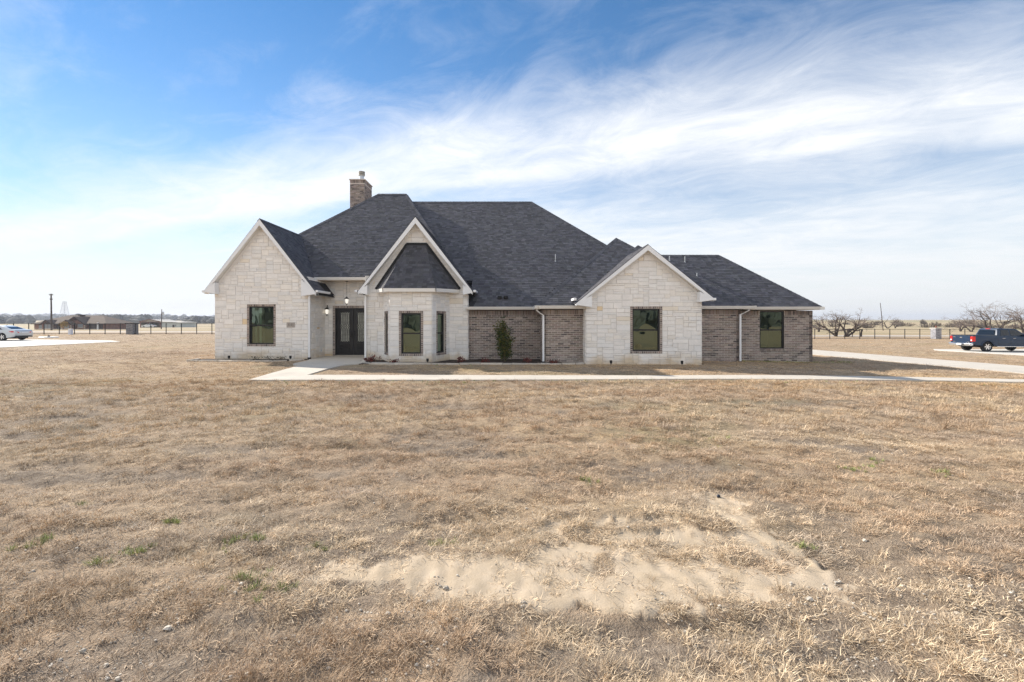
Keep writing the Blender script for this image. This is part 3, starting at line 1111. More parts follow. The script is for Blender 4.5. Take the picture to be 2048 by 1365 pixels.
for (p, q, s, lab) in (((BX[0], D_B), (BX[1], D_Bf), 0, 'narrow angled bay window nearest the front door'), ((BX[2], D_Bf), (BX[3], D_B), 1, 'angled bay window facing the brick wall')):
    frf = frame(p[0], p[1], q[0] - p[0], q[1] - p[1])
    lw = math.hypot(q[0] - p[0], q[1] - p[1])
    h = (lw / 2 - .30, lw / 2 + .30, hbz0, hbz1)
    stone_wall(frf, [(0, -.12), (lw, -.12), (lw, 3.2), (0, 3.2)], [grow(h)], 20.6, seed=12 + s)
    wf = window(frf, *h, lab, seed=14 + s, roomd=1.0, room=False)
    if s == 1:
        MB().prism([(h[0], h[2]), (h[1] - .12, h[2]), (h[1] - .12, h[3]), (h[0], h[3])], frf, -.34, -.32, back=True).build('green_blind', mat('green_blind', (.05, .26, .09), .6), wf)
        MB().prism([(h[1] - .10, h[2]), (h[1] + .1, h[2]), (h[1] + .1, h[3]), (h[1] - .10, h[3])], frf, -.36, -.34, back=True).build('pale_jamb', M['white'], wf)
# side of the bay block facing the brick wall / the porch
stone_wall(frame(bR, D_B, 0, 1), [(0, -.12), (.30, -.12), (.30, 3.1), (0, 3.1)], [], 21.4, seed=16)
stone_wall(frame(bL, D_P, 0, -1), [(0, -.12), (D_P - D_B, -.12), (D_P - D_B, 4.0), (0, 4.0)], [], 24, seed=17)

# ---- C: brick walls
D_C1, D_C2 = 21.6, 20.0
cx1 = GX(1085, D_C2)
EZ = 2.36
brick_wall(frame(bR, D_C1, 1, 0), 0, cx1 - bR + .02, -.1, EZ, [], D_C1, seed=21)
eL, eR = GX(1172, 19.35), GX(1403, 19.35)
brick_wall(frame(cx1, D_C2, 1, 0), 0, eL - cx1, -.12, EZ, [], D_C2, seed=22)
brick_wall(frame(cx1, D_C1, 0, -1), 0, D_C1 - D_C2, -.1, EZ, [], 23, seed=23, record=False)

# ---- E: right gable
D_E = 19.35
E_C, E_AP, SE = GX(1296, 19.05), 5.09, .81
frE = frame(eL, D_E, 1, 0)
ue = lambda x: x - eL
ape = E_AP - .11
polyE = [(0, -.2), (eR - eL, -.2), (eR - eL, ape - SE * (eR - E_C)), (ue(E_C), ape), (0, ape - SE * (E_C - eL))]
hE = (ue(GX(1264.8, D_E)), ue(GX(1319.6, D_E)), GZ(703.0, D_E), GZ(618, D_E))
stone_wall(frE, polyE, [grow(hE)], D_E, seed=31)
window(frE, *hE, 'sash window with brick border in the lower stone gable by the brick wing', seed=33)
stone_wall(frame(eL, D_C2, 0, -1), [(0, -.12), (D_C2 - D_E, -.12), (D_C2 - D_E, 2.75), (0, 2.75)], [], 19.7, seed=34)
stone_wall(frame(eR, D_E, 0, 1), [(0, -.3), (1.66, -.3), (1.66, 2.75), (0, 2.75)], [], 22, seed=35)

# ---- F: right wing
D_F1, D_F2 = 21.0, 21.7
fX1 = GX(1479.5, D_F1); fX2 = GX(1625, D_F2)
brick_wall(frame(eR, D_F1, 1, 0), 0, fX1 - eR, -.28, EZ + .02, [], D_F1, seed=41)
brick_wall(frame(fX1, D_F1, 0, 1), 0, .7, -.28, EZ, [], 23, seed=42, record=False)
frF = frame(fX1, D_F2, 1, 0)
hF = (GX(1519.2, D_F2) - fX1, GX(1568.2, D_F2) - fX1, GZ(698, D_F2), 2.345)
brick_wall(frF, 0, fX2 - fX1, -.32, EZ, [hF], D_F2, seed=43)
wF = window(frF, *hF, 'black framed window in the brown brick wing right under the eave', border=False, recess=.05)
sl = MB()
n = 14
for i in range(n):
    w_ = (hF[1] - hF[0]) / n
    a = hF[0] + i * w_ + .008
    sl.prism([(a, hF[2] - .095), (a + w_ - .016, hF[2] - .095), (a + w_ - .016, hF[2] - .004), (a, hF[2] - .004)], frF, -.05, .035, .004, col=brick_tint(random))
ptag(sl.build('brick_sill', M['brick'], wF), kind='stuff')
brick_wall(frame(fX2, D_F2, 0, 1), 0, 5.9, -.4, EZ, [], 27, seed=44, record=False)
# plain outer walls the photograph does not show
bk = MB()
bk.box(-14.30, D_A + .16, -.2, -14.10, 36.8, 3.25); bk.box(-14.1, 36.6, -.2, 9.0, 36.8, 3.2); bk.box(8.8, 27.6, -.4, 9.0, 36.6, 2.4); bk.box(9.0, 27.4, -.4, fX2, 27.6, 2.4)
hpart(bk, 'rear_walls', mat('rear_brick', (.25, .18, .15), .9, noise=.15))

# ---- lay stones and bricks: the largest as single pieces, the rest as one mass
def lay(items, name, rest_name, mt, keep, chamfer, jit):
    items.sort(key=lambda t: -t[0])
    rest = MB()
    for i, (pr, p, fr, dd, c, wall) in enumerate(items):
        if i < keep:
            mb = MB(); mb.prism(p, fr, -.015, dd, chamfer, col=c, jit=jit)
            o = mb.build(name, mt); o.parent = wall
            o.location = (0, 0, 0)
        else:
            rest.prism(p, fr, -.015, dd, chamfer, col=c, jit=jit)
    o = hpart(rest, rest_name, mt); ptag(o, kind='stuff')


lay(STONES, 'stone', 'stonework', M['stone'], 300, .010, .003)
lay(BRICKS, 'brick', 'brickwork', M['brick'], 300, .004, .001)

# ------------------------------------------------------------------ ROOFS
class Roof:
    """planes z = a x + b y + c, the roof is their minimum over a rectangle"""
    def __init__(self, rect, planes, vis=None):
        self.rect = rect; self.pl = planes; self.vis = vis if vis is not None else range(len(planes))

    def h(self, x, y):
        z = np.min([a * x + b * y + c for a, b, c in self.pl], axis=0)
        x0, x1, y0, y1 = self.rect
        return np.where((x > x0) & (x < x1) & (y > y0) & (y < y1), z, -9.0)

    def faces(self):
        x0, x1, y0, y1 = self.rect
        out = []
        for i, (a, b, c) in enumerate(self.pl):
            p = [(x0, y0), (x1, y0), (x1, y1), (x0, y1)]
            for j, (a2, b2, c2) in enumerate(self.pl):
                if i != j: p = clip_poly(p, a2 - a, b2 - b, c2 - c)
                if len(p) < 3: break
            if len(p) > 2 and abs(area2(p)) > .02: out.append((i, [(x, y, a * x + b * y + c) for x, y in p]))
        return out


def plane_y(y0, z0, p):  # rises with y
    return (0.0, p, z0 - p * y0)


def plane_yb(y0, z0, p):
    return (0.0, -p, z0 + p * y0)


def plane_x(x0, z0, p):
    return (p, 0.0, z0 - p * x0)


def plane_xb(x0, z0, p):
    return (-p, 0.0, z0 + p * x0)


RZ = .02
r1z = 4.04
P1 = .92
ZR1 = r1z + P1 * (29.3 - 22.68)
R1 = Roof((-14.1, -1.2, 22.68, 36.5), [plane_y(22.68, r1z, P1), plane_yb(35.92, r1z, P1), plane_x(-8.69, ZR1, .95), plane_xb(-6.9, ZR1, 1.37)])
P2 = .87
ZR2 = 2.53 + P2 * 8.15
R2 = Roof((-2.0, 9.45, 21.15, 37.45), [plane_y(21.15, 2.53, P2), plane_yb(37.45, 2.53, P2), plane_xb(1.27, ZR2, P2)])
R2B = Roof((-6.9, -2.0, 22.72, 37.45), R2.pl)
R3 = Roof((GX(408, 21.4), GX(633, 21.4), 21.4, 29.0), [plane_x(A_C, A_AP, SL), plane_xb(A_C, A_AP, SL)])
R4 = Roof((-7.2, -1.8, 20.95, 29.0), [plane_x(B_C, B_AP, SL), plane_xb(B_C, B_AP, SL)])
R5 = Roof((1.04, 7.6, 19.55, 29.0), [plane_y(19.55, 2.53, .83), plane_x(1.04, 2.53, .83), plane_xb(10.1, 2.53, .83)])
R6 = Roof((6.3, 14.65, 21.3, 27.98), [plane_y(21.3, 2.536, .876), plane_yb(27.98, 2.536, .876), plane_xb(14.65, 2.536, .876)])
R7 = Roof((7.5, 11.15, 20.65, 25.0), [plane_y(20.65, 2.55, .876), plane_xb(11.15, 2.55, .876)])
R8 = Roof((GX(1151, 19.05), GX(1428.5, 19.05), 19.05, 25.0), [plane_x(E_C, E_AP, SE), plane_xb(E_C, E_AP, SE)])
R9 = Roof((5.6, 8.5, 23.6, 26.5), [plane_x(7.0, 6.07, .83), plane_xb(7.0, 6.07, .83), plane_y(25.0, 6.07, .83), plane_yb(25.0, 6.07, .83)])
ROOFS = [R1, R2, R2B, R3, R4, R5, R6, R7, R8, R9]


def buried(rf, x, y, z, tol=.05):
    for o in ROOFS:
        if o is rf: continue
        if float(o.h(np.array(x), np.array(y))) > z + tol: return True
    return False


EXPO = .143


def shingle_plane(pts3, rf, skip_back=True, seed=0, free=False, tone=1.0):
    P = [Vector(p) for p in pts3]
    nrm = (P[1] - P[0]).cross(P[2] - P[0]).normalized()
    if nrm.z < 0: P.reverse(); nrm = -nrm
    if nrm.y > .3 and skip_back: return
    hd = Vector((-nrm.y, nrm.x, 0)).normalized()   # horizontal
    up = nrm.cross(hd)
    if up.z < 0: up = -up; hd = -hd
    O = P[0]
    q = [((p - O).dot(hd), (p - O).dot(up)) for p in P]
    if area2(q) < 0: q.reverse()
    v0 = min(p[1] for p in q); v1 = max(p[1] for p in q)
    u0 = min(p[0] for p in q); u1 = max(p[0] for p in q)
    fr = (tuple(O), tuple(hd), tuple(up), tuple(hd.cross(up)))
    if Vector(fr[3]).z < 0: fr = (tuple(O), tuple(hd), tuple(up), tuple(-Vector(fr[3])))
    rnd = random.Random(seed)
    rows = int(math.ceil((v1 - v0) / EXPO))
    for r in range(rows):
        a = v0 + r * EXPO; b = min(a + EXPO + .012, v1)
        x = u0 - rnd.uniform(0, .35)
        while x < u1:
            w = rnd.choice((.13, .16, .20, .24, .28))
            rect = [(x + .002, a), (x + w - .002, a), (x + w - .002, b), (x + .002, b)]
            x += w
            p = in_poly_clip(rect, q)
            if len(p) < 3 or area2(p) < .002: continue
            cu = sum(k[0] for k in p) / len(p); cv = sum(k[1] for k in p) / len(p)
            c3 = O + hd * cu + up * cv
            if not free and buried(rf, c3.x, c3.y, c3.z): continue
            t = rnd.choice((.74, .86, .96, 1.0, 1.1, 1.24)) * rnd.uniform(.9, 1.1) * tone
            SHINGLES.append((1.0 / c3.y, p, a, b, fr, (t, t * rnd.uniform(.97, 1.02), t * rnd.uniform(.97, 1.06)), .006 + .006 * rnd.random()))


def shingle_geo(mb, s):
    _, p, a, b, fr, c, th = s
    O, U, V, Nn = fr
    n = len(p)

    def P_(u_, v_, d): return tuple(O[k] + U[k] * u_ + V[k] * v_ + Nn[k] * d for k in range(3))
    top = [P_(x, y, .004 + th * (1 - (y - a) / (b - a + 1e-6)) + .004) for x, y in p]
    bot = [P_(x, y, -.004) for x, y in p]
    fs = [tuple(range(n))]
    for i in range(n):
        j = (i + 1) % n
        fs.append((n + i, n + j, j, i))
    mb.add(top + bot, fs, c)


roof = MB()
deck = MB()
caps = MB()
for k, rf in enumerate(ROOFS):
    for i, poly in rf.faces():
        deck.add(poly, [tuple(range(len(poly)))])
        deck.add([(x, y, z - .10) for x, y, z in poly], [tuple(reversed(range(len(poly))))])
        shingle_plane(poly, rf, seed=100 + k * 7 + i, tone=.92 + .03 * (k % 4))
roof_o = hpart(deck, 'roof', M['under'])

# hip and ridge caps
def cap_line(a, b, w=.15, rf=None):
    a = Vector(a); b = Vector(b)
    L_ = (b - a).length
    n = int(L_ / .2)
    t = (b - a).normalized()
    sd = t.cross(Vector((0, 0, 1))).normalized()
    upn = sd.cross(t).normalized()
    if upn.z < 0: upn = -upn
    for i in range(n):
        p = a + t * (i * L_ / n); q = a + t * ((i + 1.06) * L_ / n)
        m_ = (p + q) / 2
        if rf is not None and buried(rf, m_.x, m_.y, m_.z, .03): continue
        c = random.choice((.7, .85, 1.0, 1.15))
        k1 = .035; k2 = .024; dr = w * (.50 if abs(t.z) > .1 else (.95 if w < .13 else .70))
        vs = []
        for (pp, kk) in ((p, k1), (q, k2)):
            vs += [tuple(pp - sd * w - Vector((0, 0, dr)) + upn * kk * .3), tuple(pp + upn * kk), tuple(pp + sd * w - Vector((0, 0, dr)) + upn * kk * .3)]
        caps.add(vs, [(0, 1, 4, 3), (1, 2, 5, 4), (2, 1, 0)], (c, c, c * 1.02))


def z_at(pl, x, y): return pl[0] * x + pl[1] * y + pl[2]


cap_line((-8.69, 29.3, ZR1), (-6.9, 29.3, ZR1), rf=R1)
cap_line((-8.69, 29.3, ZR1), (-8.69 - 5.2 * P1 / .95, 24.1, ZR1 - 5.2 * P1), rf=R1)
cap_line((-6.9, 29.3, ZR1), (-6.9 + 4.2 * P1 / 1.37, 25.1, ZR1 - 4.2 * P1), rf=R1)
cap_line((-6.9, 29.3, ZR2), (1.27, 29.3, ZR2), rf=R2)
cap_line((1.27, 29.3, ZR2), (1.27 + 5.4, 23.9, ZR2 - 5.4 * P2), rf=R2)
cap_line((A_C, 21.4, A_AP), (A_C, 26.0, A_AP), .12, rf=R3)
cap_line((B_C, 20.95, B_AP), (B_C, 27, B_AP), .12, rf=R4)
cap_line((1.04, 19.55, 2.53), (5.57, 24.08, 2.53 + 4.53 * .83), rf=R5)
cap_line((5.57, 24.08, 2.53 + 4.53 * .83), (5.57, 28.5, 2.53 + 4.53 * .83), rf=R5)
cap_line((5.57, 24.08, 2.53 + 4.53 * .83), (7.5, 22.15, 2.53 + 2.6 * .83), rf=R5)
cap_line((14.65, 21.3, 2.536), (11.31, 24.64, 2.536 + 3.34 * .876), rf=R6)
cap_line((6.4, 24.64, 2.536 + 3.34 * .876), (11.31, 24.64, 2.536 + 3.34 * .876), rf=R6)
cap_line((E_C, 19.05, E_AP), (E_C, 24, E_AP), .12, rf=R8)
ptag(hpart(caps, 'ridge_caps', M['shingle']), kind='stuff')

# bay roof: three slopes leaning on the gable wall
bt = [(-4.93, 21.28, 5.46), (-4.08, 21.28, 5.46)]
be = [(-6.39, 21.28, 3.34), (-5.66, 19.78, 3.30), (-3.36, 19.78, 3.30), (-2.50, 21.28, 3.34)]
bayd = MB()
for tri in ([be[0], be[1], bt[0]], [be[1], be[2], bt[1], bt[0]], [be[2], be[3], bt[1]]):
    bayd.add(tri, [tuple(range(len(tri)))])
    c_ = len(SHINGLES)
    shingle_plane(tri, None, skip_back=False, seed=300 + c_, free=True, tone=.8)
    for i in range(c_, len(SHINGLES)):
        s = SHINGLES[i]; SHINGLES[i] = (s[0] + 1,) + s[1:]
bay_roof = hpart(bayd, 'bay_roof', M['under'])
fl = MB()
for a, b in ((be[0], bt[0]), (be[3], bt[1])):
    a = Vector(a); b = Vector(b); d = (b - a).normalized(); s_ = Vector((0, -1, 0)).cross(d)
    if (s_.x > 0) == (a.x < -4.5): s_ = -s_
    vs = [a + Vector((0, -.005, 0)), b + Vector((0, -.005, 0)), b + s_ * .11 + Vector((0, -.005, 0)), a + s_ * .11 + Vector((0, -.005, 0))]
    fl.add([tuple(v + Vector((0, -.035, 0))) for v in vs] + [tuple(v) for v in vs], [(0, 1, 2, 3), (0, 4, 5, 1), (1, 5, 6, 2), (2, 6, 7, 3), (3, 7, 4, 0)])
fl.add([(bt[0][0] - .1, 21.24, 5.44), (bt[1][0] + .1, 21.24, 5.44), (bt[1][0] + .06, 21.24, 5.56), (bt[0][0] - .06, 21.24, 5.56)], [(0, 1, 2, 3)])
fl.build('roof_flashing', M['iron'], bay_roof)
bf = MB()
for i in range(3):
    a = Vector(be[i]); b = Vector(be[i + 1]); d = (b - a); d.z = 0; nn = Vector((d.y, -d.x, 0)).normalized()
    vs = [a + nn * .03 + Vector((0, 0, -.15)), b + nn * .03 + Vector((0, 0, -.15)), b + nn * .05 + Vector((0, 0, .0)), a + nn * .05 + Vector((0, 0, .0)),
          a - nn * .3 + Vector((0, 0, -.15)), b - nn * .3 + Vector((0, 0, -.15))]
    bf.add([tuple(v) for v in vs], [(0, 1, 2, 3), (4, 5, 1, 0)])
bf.build('bay_fascia', M['gutter'], bay_roof)

SHINGLES.sort(key=lambda s: -s[0])
rest = MB()
for i, s in enumerate(SHINGLES):
    if i < 300:
        mb = MB(); shingle_geo(mb, s)
        o = mb.build('shingle', M['shingle']); o.parent = bay_roof if s[0] > 1 else roof_o
    else: shingle_geo(rest, s)
ptag(hpart(rest, 'shingles', M['shingle']), kind='stuff')

# ---- gable rake boards, soffits and returns
def rake(C, AP, SLP, x0, x1, yf, yw, wl, wr, face=.175):
    """white boards along a front gable, from the roof edge yf back to the wall plane yw"""
    b = MB(); s = MB()
    co = math.cos(math.atan(SLP))
    dv = face / co
    t = .015
    for sgn, xe in ((-1, x0), (1, x1)):
        zt = AP - SLP * abs(xe - C)
        top = [(C, AP - t), (xe, zt - t)]
        bot = [(C, AP - t - dv), (xe, zt - t - dv * .55)]
        v = [(top[0][0], yf, top[0][1]), (top[1][0], yf, top[1][1]), (bot[1][0], yf, bot[1][1]), (bot[0][0], yf, bot[0][1])]
        v2 = [(p[0], yf + .03, p[2]) for p in v]
        b.add(v + v2, [(0, 1, 2, 3) if sgn < 0 else (3, 2, 1, 0), (3, 2, 6, 7) if sgn < 0 else (7, 6, 2, 3), (1, 5, 6, 2)])
        # soffit strip
        s.add([(C, yf + .02, AP - t - dv * .72), (xe, yf + .02, zt - t - dv * .5), (xe, yw, zt - t - dv * .5), (C, yw, AP - t - dv * .72)], [(0, 1, 2, 3)])
        # boxed return at the eave
        xi = (wl + .20) if sgn < 0 else (wr - .20)
        zr = AP - SLP * abs(xi - C) - t - dv * .9
        zb = zt - .17
        poly = [(xe, yf - .012, zt - t - .03), (xe, yf - .012, zb + .09), (xi, yf - .012, zb), (xi, yf - .012, zr)]
        pb = [(p[0], yw + .02, p[2]) for p in poly]
        b.add(poly + pb, [(0, 1, 2, 3), (1, 5, 6, 2), (2, 6, 7, 3), (0, 4, 5, 1)])
        # frieze on the wall below the soffit
        s.add([(C, yw - .035, AP - t - dv * .7), (xi, yw - .035, AP - SLP * abs(xi - C) - t - dv * .7), (xi, yw - .035, AP - SLP * abs(xi - C) - t - dv * 1.25), (C, yw - .035, AP - t - dv * 1.25)], [(0, 1, 2, 3)])
    hpart(b, 'rake_board', M['trim'])
    hpart(s, 'rake_soffit', M['gutter'])


rake(A_C, A_AP, SL, GX(409, 21.4), GX(632, 21.4), 21.38, 21.7, aL, aR)
rake(B_C, B_AP, SL, -7.16, -1.84, 20.93, 21.3, bL, bR)
rake(E_C, E_AP, SE, GX(1152, 19.05), GX(1427.5, 19.05), 19.03, 19.35, eL, eR, face=.17)

# ---- gutters and downspouts
def gutter(x0, x1, y, z, name='gutter', wall=None):
    g = MB()
    prof = [(.0, -.125), (-.075, -.125), (-.10, -.07), (-.125, -.02), (-.13, .0), (-.115, .0), (-.10, -.05), (0, -.05)]
    n = len(prof)
    vs = [(x0, y + p[0], z + p[1]) for p in prof] + [(x1, y + p[0], z + p[1]) for p in prof]
    fs = [(i, (i + 1) % n, n + (i + 1) % n, n + i) for i in range(n)]
    fs += [tuple(range(n)), tuple(reversed(range(n, 2 * n)))]
    g.add(vs, fs)
    o = hpart(g, name, M['gutter'])
    if wall is not None:
        hpart(MB().box(x0, y, z - .14, x1, wall, z - .115), 'soffit', M['gutter'])
    return o


gutter(GX(614, 22.68), GX(733, 22.68), 22.70, 4.06, wall=23.55)
gutter(bR - .1, GX(1079, 21.15), 21.17, 2.53, wall=D_C1 + .02)
gutter(1.00, eL, 19.57, 2.53, wall=D_C2 + .02)
hpart(MB().box(.98, 19.56, 2.39, 1.06, 21.2, 2.53), 'gutter', M['gutter'])
gutter(eR - .1, 11.18, 20.67, 2.55, wall=D_F1 + .02)
gutter(11.15, 14.68, 21.32, 2.536, wall=D_F2 + .02)
hpart(MB().box(11.12, 20.6, 2.42, 11.2, 21.4, 2.56), 'gutter', M['gutter'])
hpart(MB().box(14.52, 21.2, 2.40, 14.74, 28, 2.535), 'gutter', M['gutter'])
# short eave gutters of the gables, seen end-on
for (x, y, z) in ((GX(634, 21.4), 21.36, 3.24), (GX(407, 21.4), 21.36, 3.24), (-1.74, 20.9, 3.22), (-7.26, 20.9, 3.22), (GX(1150, 19.05), 19.0, 2.75), (GX(1429, 19.05), 19.0, 2.75)):
    g = MB(); g.box(x - .06, y, z - .02, x + .06, y + 1.5, z + .09)
    hpart(g, 'gutter', M['trim'], bevel=.015)


def downspout(pts, name='downspout', boot=True):
    mb = MB()
    P = [Vector(p) for p in pts]
    hw, hd = .040, .030
    rings = []
    for i, p in enumerate(P):
        rings += [(p.x - hw, p.y - hd, p.z), (p.x + hw, p.y - hd, p.z), (p.x + hw, p.y + hd, p.z), (p.x - hw, p.y + hd, p.z)]
    fs = []
    for i in range(len(P) - 1):
        for k in range(4):
            a = i * 4 + k; b = i * 4 + (k + 1) % 4
            fs.append((a, a + 4, b + 4, b))
    fs += [(0, 1, 2, 3), tuple(reversed(range(len(rings) - 4, len(rings))))]
    mb.add(rings, fs)
    o = hpart(mb, name, M['trim'])
    if boot:
        b = MB(); q = P[-1]; b.box(q.x - .06, q.y - .06, q.z - .14, q.x + .06, q.y + .05, q.z + .02)
        b.build('drain_boot', M['plastic'], o)


def spout(pxt, pyt, pxb, D, ytop2, zb):
    xt, xb = GX(pxt, D), GX(pxb, D)
    zt = GZ(pyt, D); z2 = GZ(ytop2, D)
    downspout([(xt, D - .2, zt), (xt, D - .16, zt - .07), ((xt + xb) / 2, D - .09, (zt + z2) / 2 - .05), (xb, D - .05, z2), (xb, D - .05, z2 - .1), (xb, D - .05, zb)])


spout(631, 583, 619.5, 21.62, 592, .10)
spout(723, 585, 731.5, 21.22, 592, .10)
spout(1073, 618, 1086.5, 19.93, 631, .06)
spout(1494, 618.5, 1479.5, 20.93, 629.5, -.02)

# ---- chimney
cD = 32.0
cx0, cxr = GX(700, cD), GX(729, cD)
cz = GZ(360.5, cD)
chim = MB()
chm = empty('chimney'); hp(chm); chm.location = (0, -22, 0)
MB().box(cx0, cD, 6.4, cxr, cD + 1.65, cz).build('chimney_core', M['bmortar'], chm)
cb = MB()
rnd = random.Random(77)
for (frc, wd) in ((frame(cx0, cD, 1, 0), cxr - cx0), (frame(cxr, cD, 0, 1), 1.65), (frame(cx0, cD + 1.65, 0, -1), 1.65)):
    rws = int((cz - .22 - 6.4) / BR_H)
    for r in range(rws):
        x = -(r % 2) * BR_L / 2
        while x < wd:
            a, b = max(x, 0) + .005, min(x + BR_L, wd) - .005
            if b - a > .03:
                z0 = 6.4 + r * BR_H + .006
                cb.prism([(a, z0), (b, z0), (b, z0 + BR_H - .012), (a, z0 + BR_H - .012)], frc, -.01, .012 + rnd.uniform(-.003, .004), .003, col=brick_tint(rnd))
            x += BR_L
    n = int(wd / .08)
    for i in range(n):
        a = i * wd / n + .005; b = (i + 1) * wd / n - .005
        cb.prism([(a, cz - .21), (b, cz - .21), (b, cz - .01), (a, cz - .01)], frc, -.01, .014, .003, col=brick_tint(rnd))
ptag(cb.build('brickwork', M['brick'], chm), kind='stuff')
MB().box(cx0 - .06, cD - .06, cz, cxr + .06, cD + 1.71, cz + .07).build('chimney_cap', M['bmortar'], chm, bevel=.01)
fx = (cx0 + cxr) / 2 + .12
MB().lathe([(.16, 0), (.16, .42), (.15, .44)], (fx, cD + .6, cz + .06), 18).build('flue', M['galv'], chm, smooth=False)
cwl = MB()
cwl.lathe([(.19, .42), (.23, .44), (.23, .50), (.20, .51)], (fx, cD + .6, cz + .06), 18)
cwl.lathe([(.20, .53), (.225, .54), (.225, .62), (.20, .63)], (fx, cD + .6, cz + .06), 18)
cwl.lathe([(.20, .65), (.23, .66), (.23, .72), (.02, .78)], (fx, cD + .6, cz + .06), 18)
cwl.build('flue_cowl', mat('aged_cowl', (.40, .38, .33), .5, metal=.5), chm)
fls = MB(); hz_ = float(R1.h(np.array(cxr + .1), np.array(31.9)))
for yy in (cD - .03,):
    xs_ = np.linspace(cx0 + .45, cxr + .35, 7)
    for i in range(6):
        za = 1.85 + (HZ - 395 - (744 - (xs_[i] * F / yy + 1024)) * .5) * yy / F
        fls.box(xs_[i], yy - .05, za - .35, xs_[i + 1], yy, za + .02)
fls.build('chimney_flashing', M['iron'], chm)

M['ventgrey'] = mat('grey_vent_pipe', (.36, .38, .40), .6)
# ---- roof vents
def vent_pipe(px, py, D, h=.42):
    x = GX(px, D); z = GZ(py, D)
    o = hpart(MB().tube([(x, D, z - .25), (x, D, z + h)], .022, 10), 'vent_pipe', M['ventgrey'], smooth=True)
    MB().lathe([(.10, -.03), (.05, .03), (.03, .07)], (x, D + .02, z - .02), 12).build('pipe_boot', M['ventgrey'], o)


def on_roof(rf, px, D0=20.0):
    pass


def ray_roof(px, py):
    best = None
    for D in np.arange(19.0, 31, .02):
        x = GX(px, D); z = GZ(py, D)
        hh = max(float(r.h(np.array(x), np.array(D))) for r in ROOFS)
        if hh >= z: return D
    return None


for (px_, py_, hgt) in ((1111, 523, .38), (1370, 525, .32), (1339, 522, .25), (1394, 553, .16)):
    D_ = ray_roof(px_, py_)
    if D_: vent_pipe(px_, py_, D_, hgt)
for px_ in (999.5, 1011.5):
    D_ = ray_roof(px_, 598)
    if D_:
        x = GX(px_, D_); z = GZ(598, D_)
        b = MB(); b.box(x - .10, D_ - .12, z - .02, x + .10, D_ + .14, z + .13)
        hpart(b, 'box_vent', M['iron'], bevel=.02)

# ------------------------------------------------------------------ lanterns
def lantern_body(parent, s=1.0, top=0.0):
    MB().lathe([(.015 * s, top), (.03 * s, top - .03 * s), (.05 * s, top - .05 * s), (.135 * s, top - .12 * s), (.13 * s, top - .135 * s), (.10 * s, top - .135 * s)], n=12).build('lamp_cap', M['black'], parent)
    MB().lathe([(.088 * s, top - .135 * s), (.098 * s, top - .20 * s), (.085 * s, top - .33 * s), (.05 * s, top - .40 * s)], n=12).build('lamp_glass', M['lampglass'], parent, smooth=True)
    c = MB()
    for k in range(6):
        a = k * math.pi / 3
        c.tube([(r * s * math.cos(a), r * s * math.sin(a), top - z * s) for r, z in ((.095, .135), (.104, .20), (.092, .33), (.055, .41))], .006 * s, 5)
    c.lathe([(.06 * s, top - .40 * s), (.055 * s, top - .42 * s), (.02 * s, top - .45 * s), (.02 * s, top - .48 * s), (.004, top - .50 * s)], n=10)
    c.build('lamp_cage', M['black'], parent)


pend = empty('hanging_lantern', (GX(693.5, 22.95), 22.95, GZ(593.5, 22.95)))
ptag(pend, 'black lantern hanging on a chain in front of the double door', 'lantern')
lantern_body(pend, .92, 0)
ch = MB()
zt_ = 3.90 - pend.location.z
for i in range(int(zt_ / .035)):
    z = i * .035
    ch.tube([(.010 * math.cos(t) * (1 if i % 2 else .2), .010 * math.cos(t) * (.2 if i % 2 else 1), z + .02 + .021 * math.sin(t)) for t in np.linspace(0, 2 * math.pi, 7)], .0035, 4)
ch.build('chain', M['black'], pend)
MB().lathe([(.07, zt_ - .001), (.07, zt_ - .02), (.02, zt_ - .04)], n=14).build('ceiling_rose', M['black'], pend)
scn = empty('wall_lantern', (GX(655, 23.5), 23.42, GZ(614.5, 23.5)))
ptag(scn, 'black wall lantern on the stone beside the double door', 'lantern')
lantern_body(scn, .95, 0)
MB().tube([(0, .16, -.10), (0, .12, .02), (0, .07, .09), (0, .02, .08), (0, 0, .0)], .012, 8).build('bracket', M['black'], scn)
MB().lathe([(.05, .14), (.05, .165), (.03, .17)], (0, 0, -.1), 12, axis='Y').build('wall_plate', M['black'], scn)

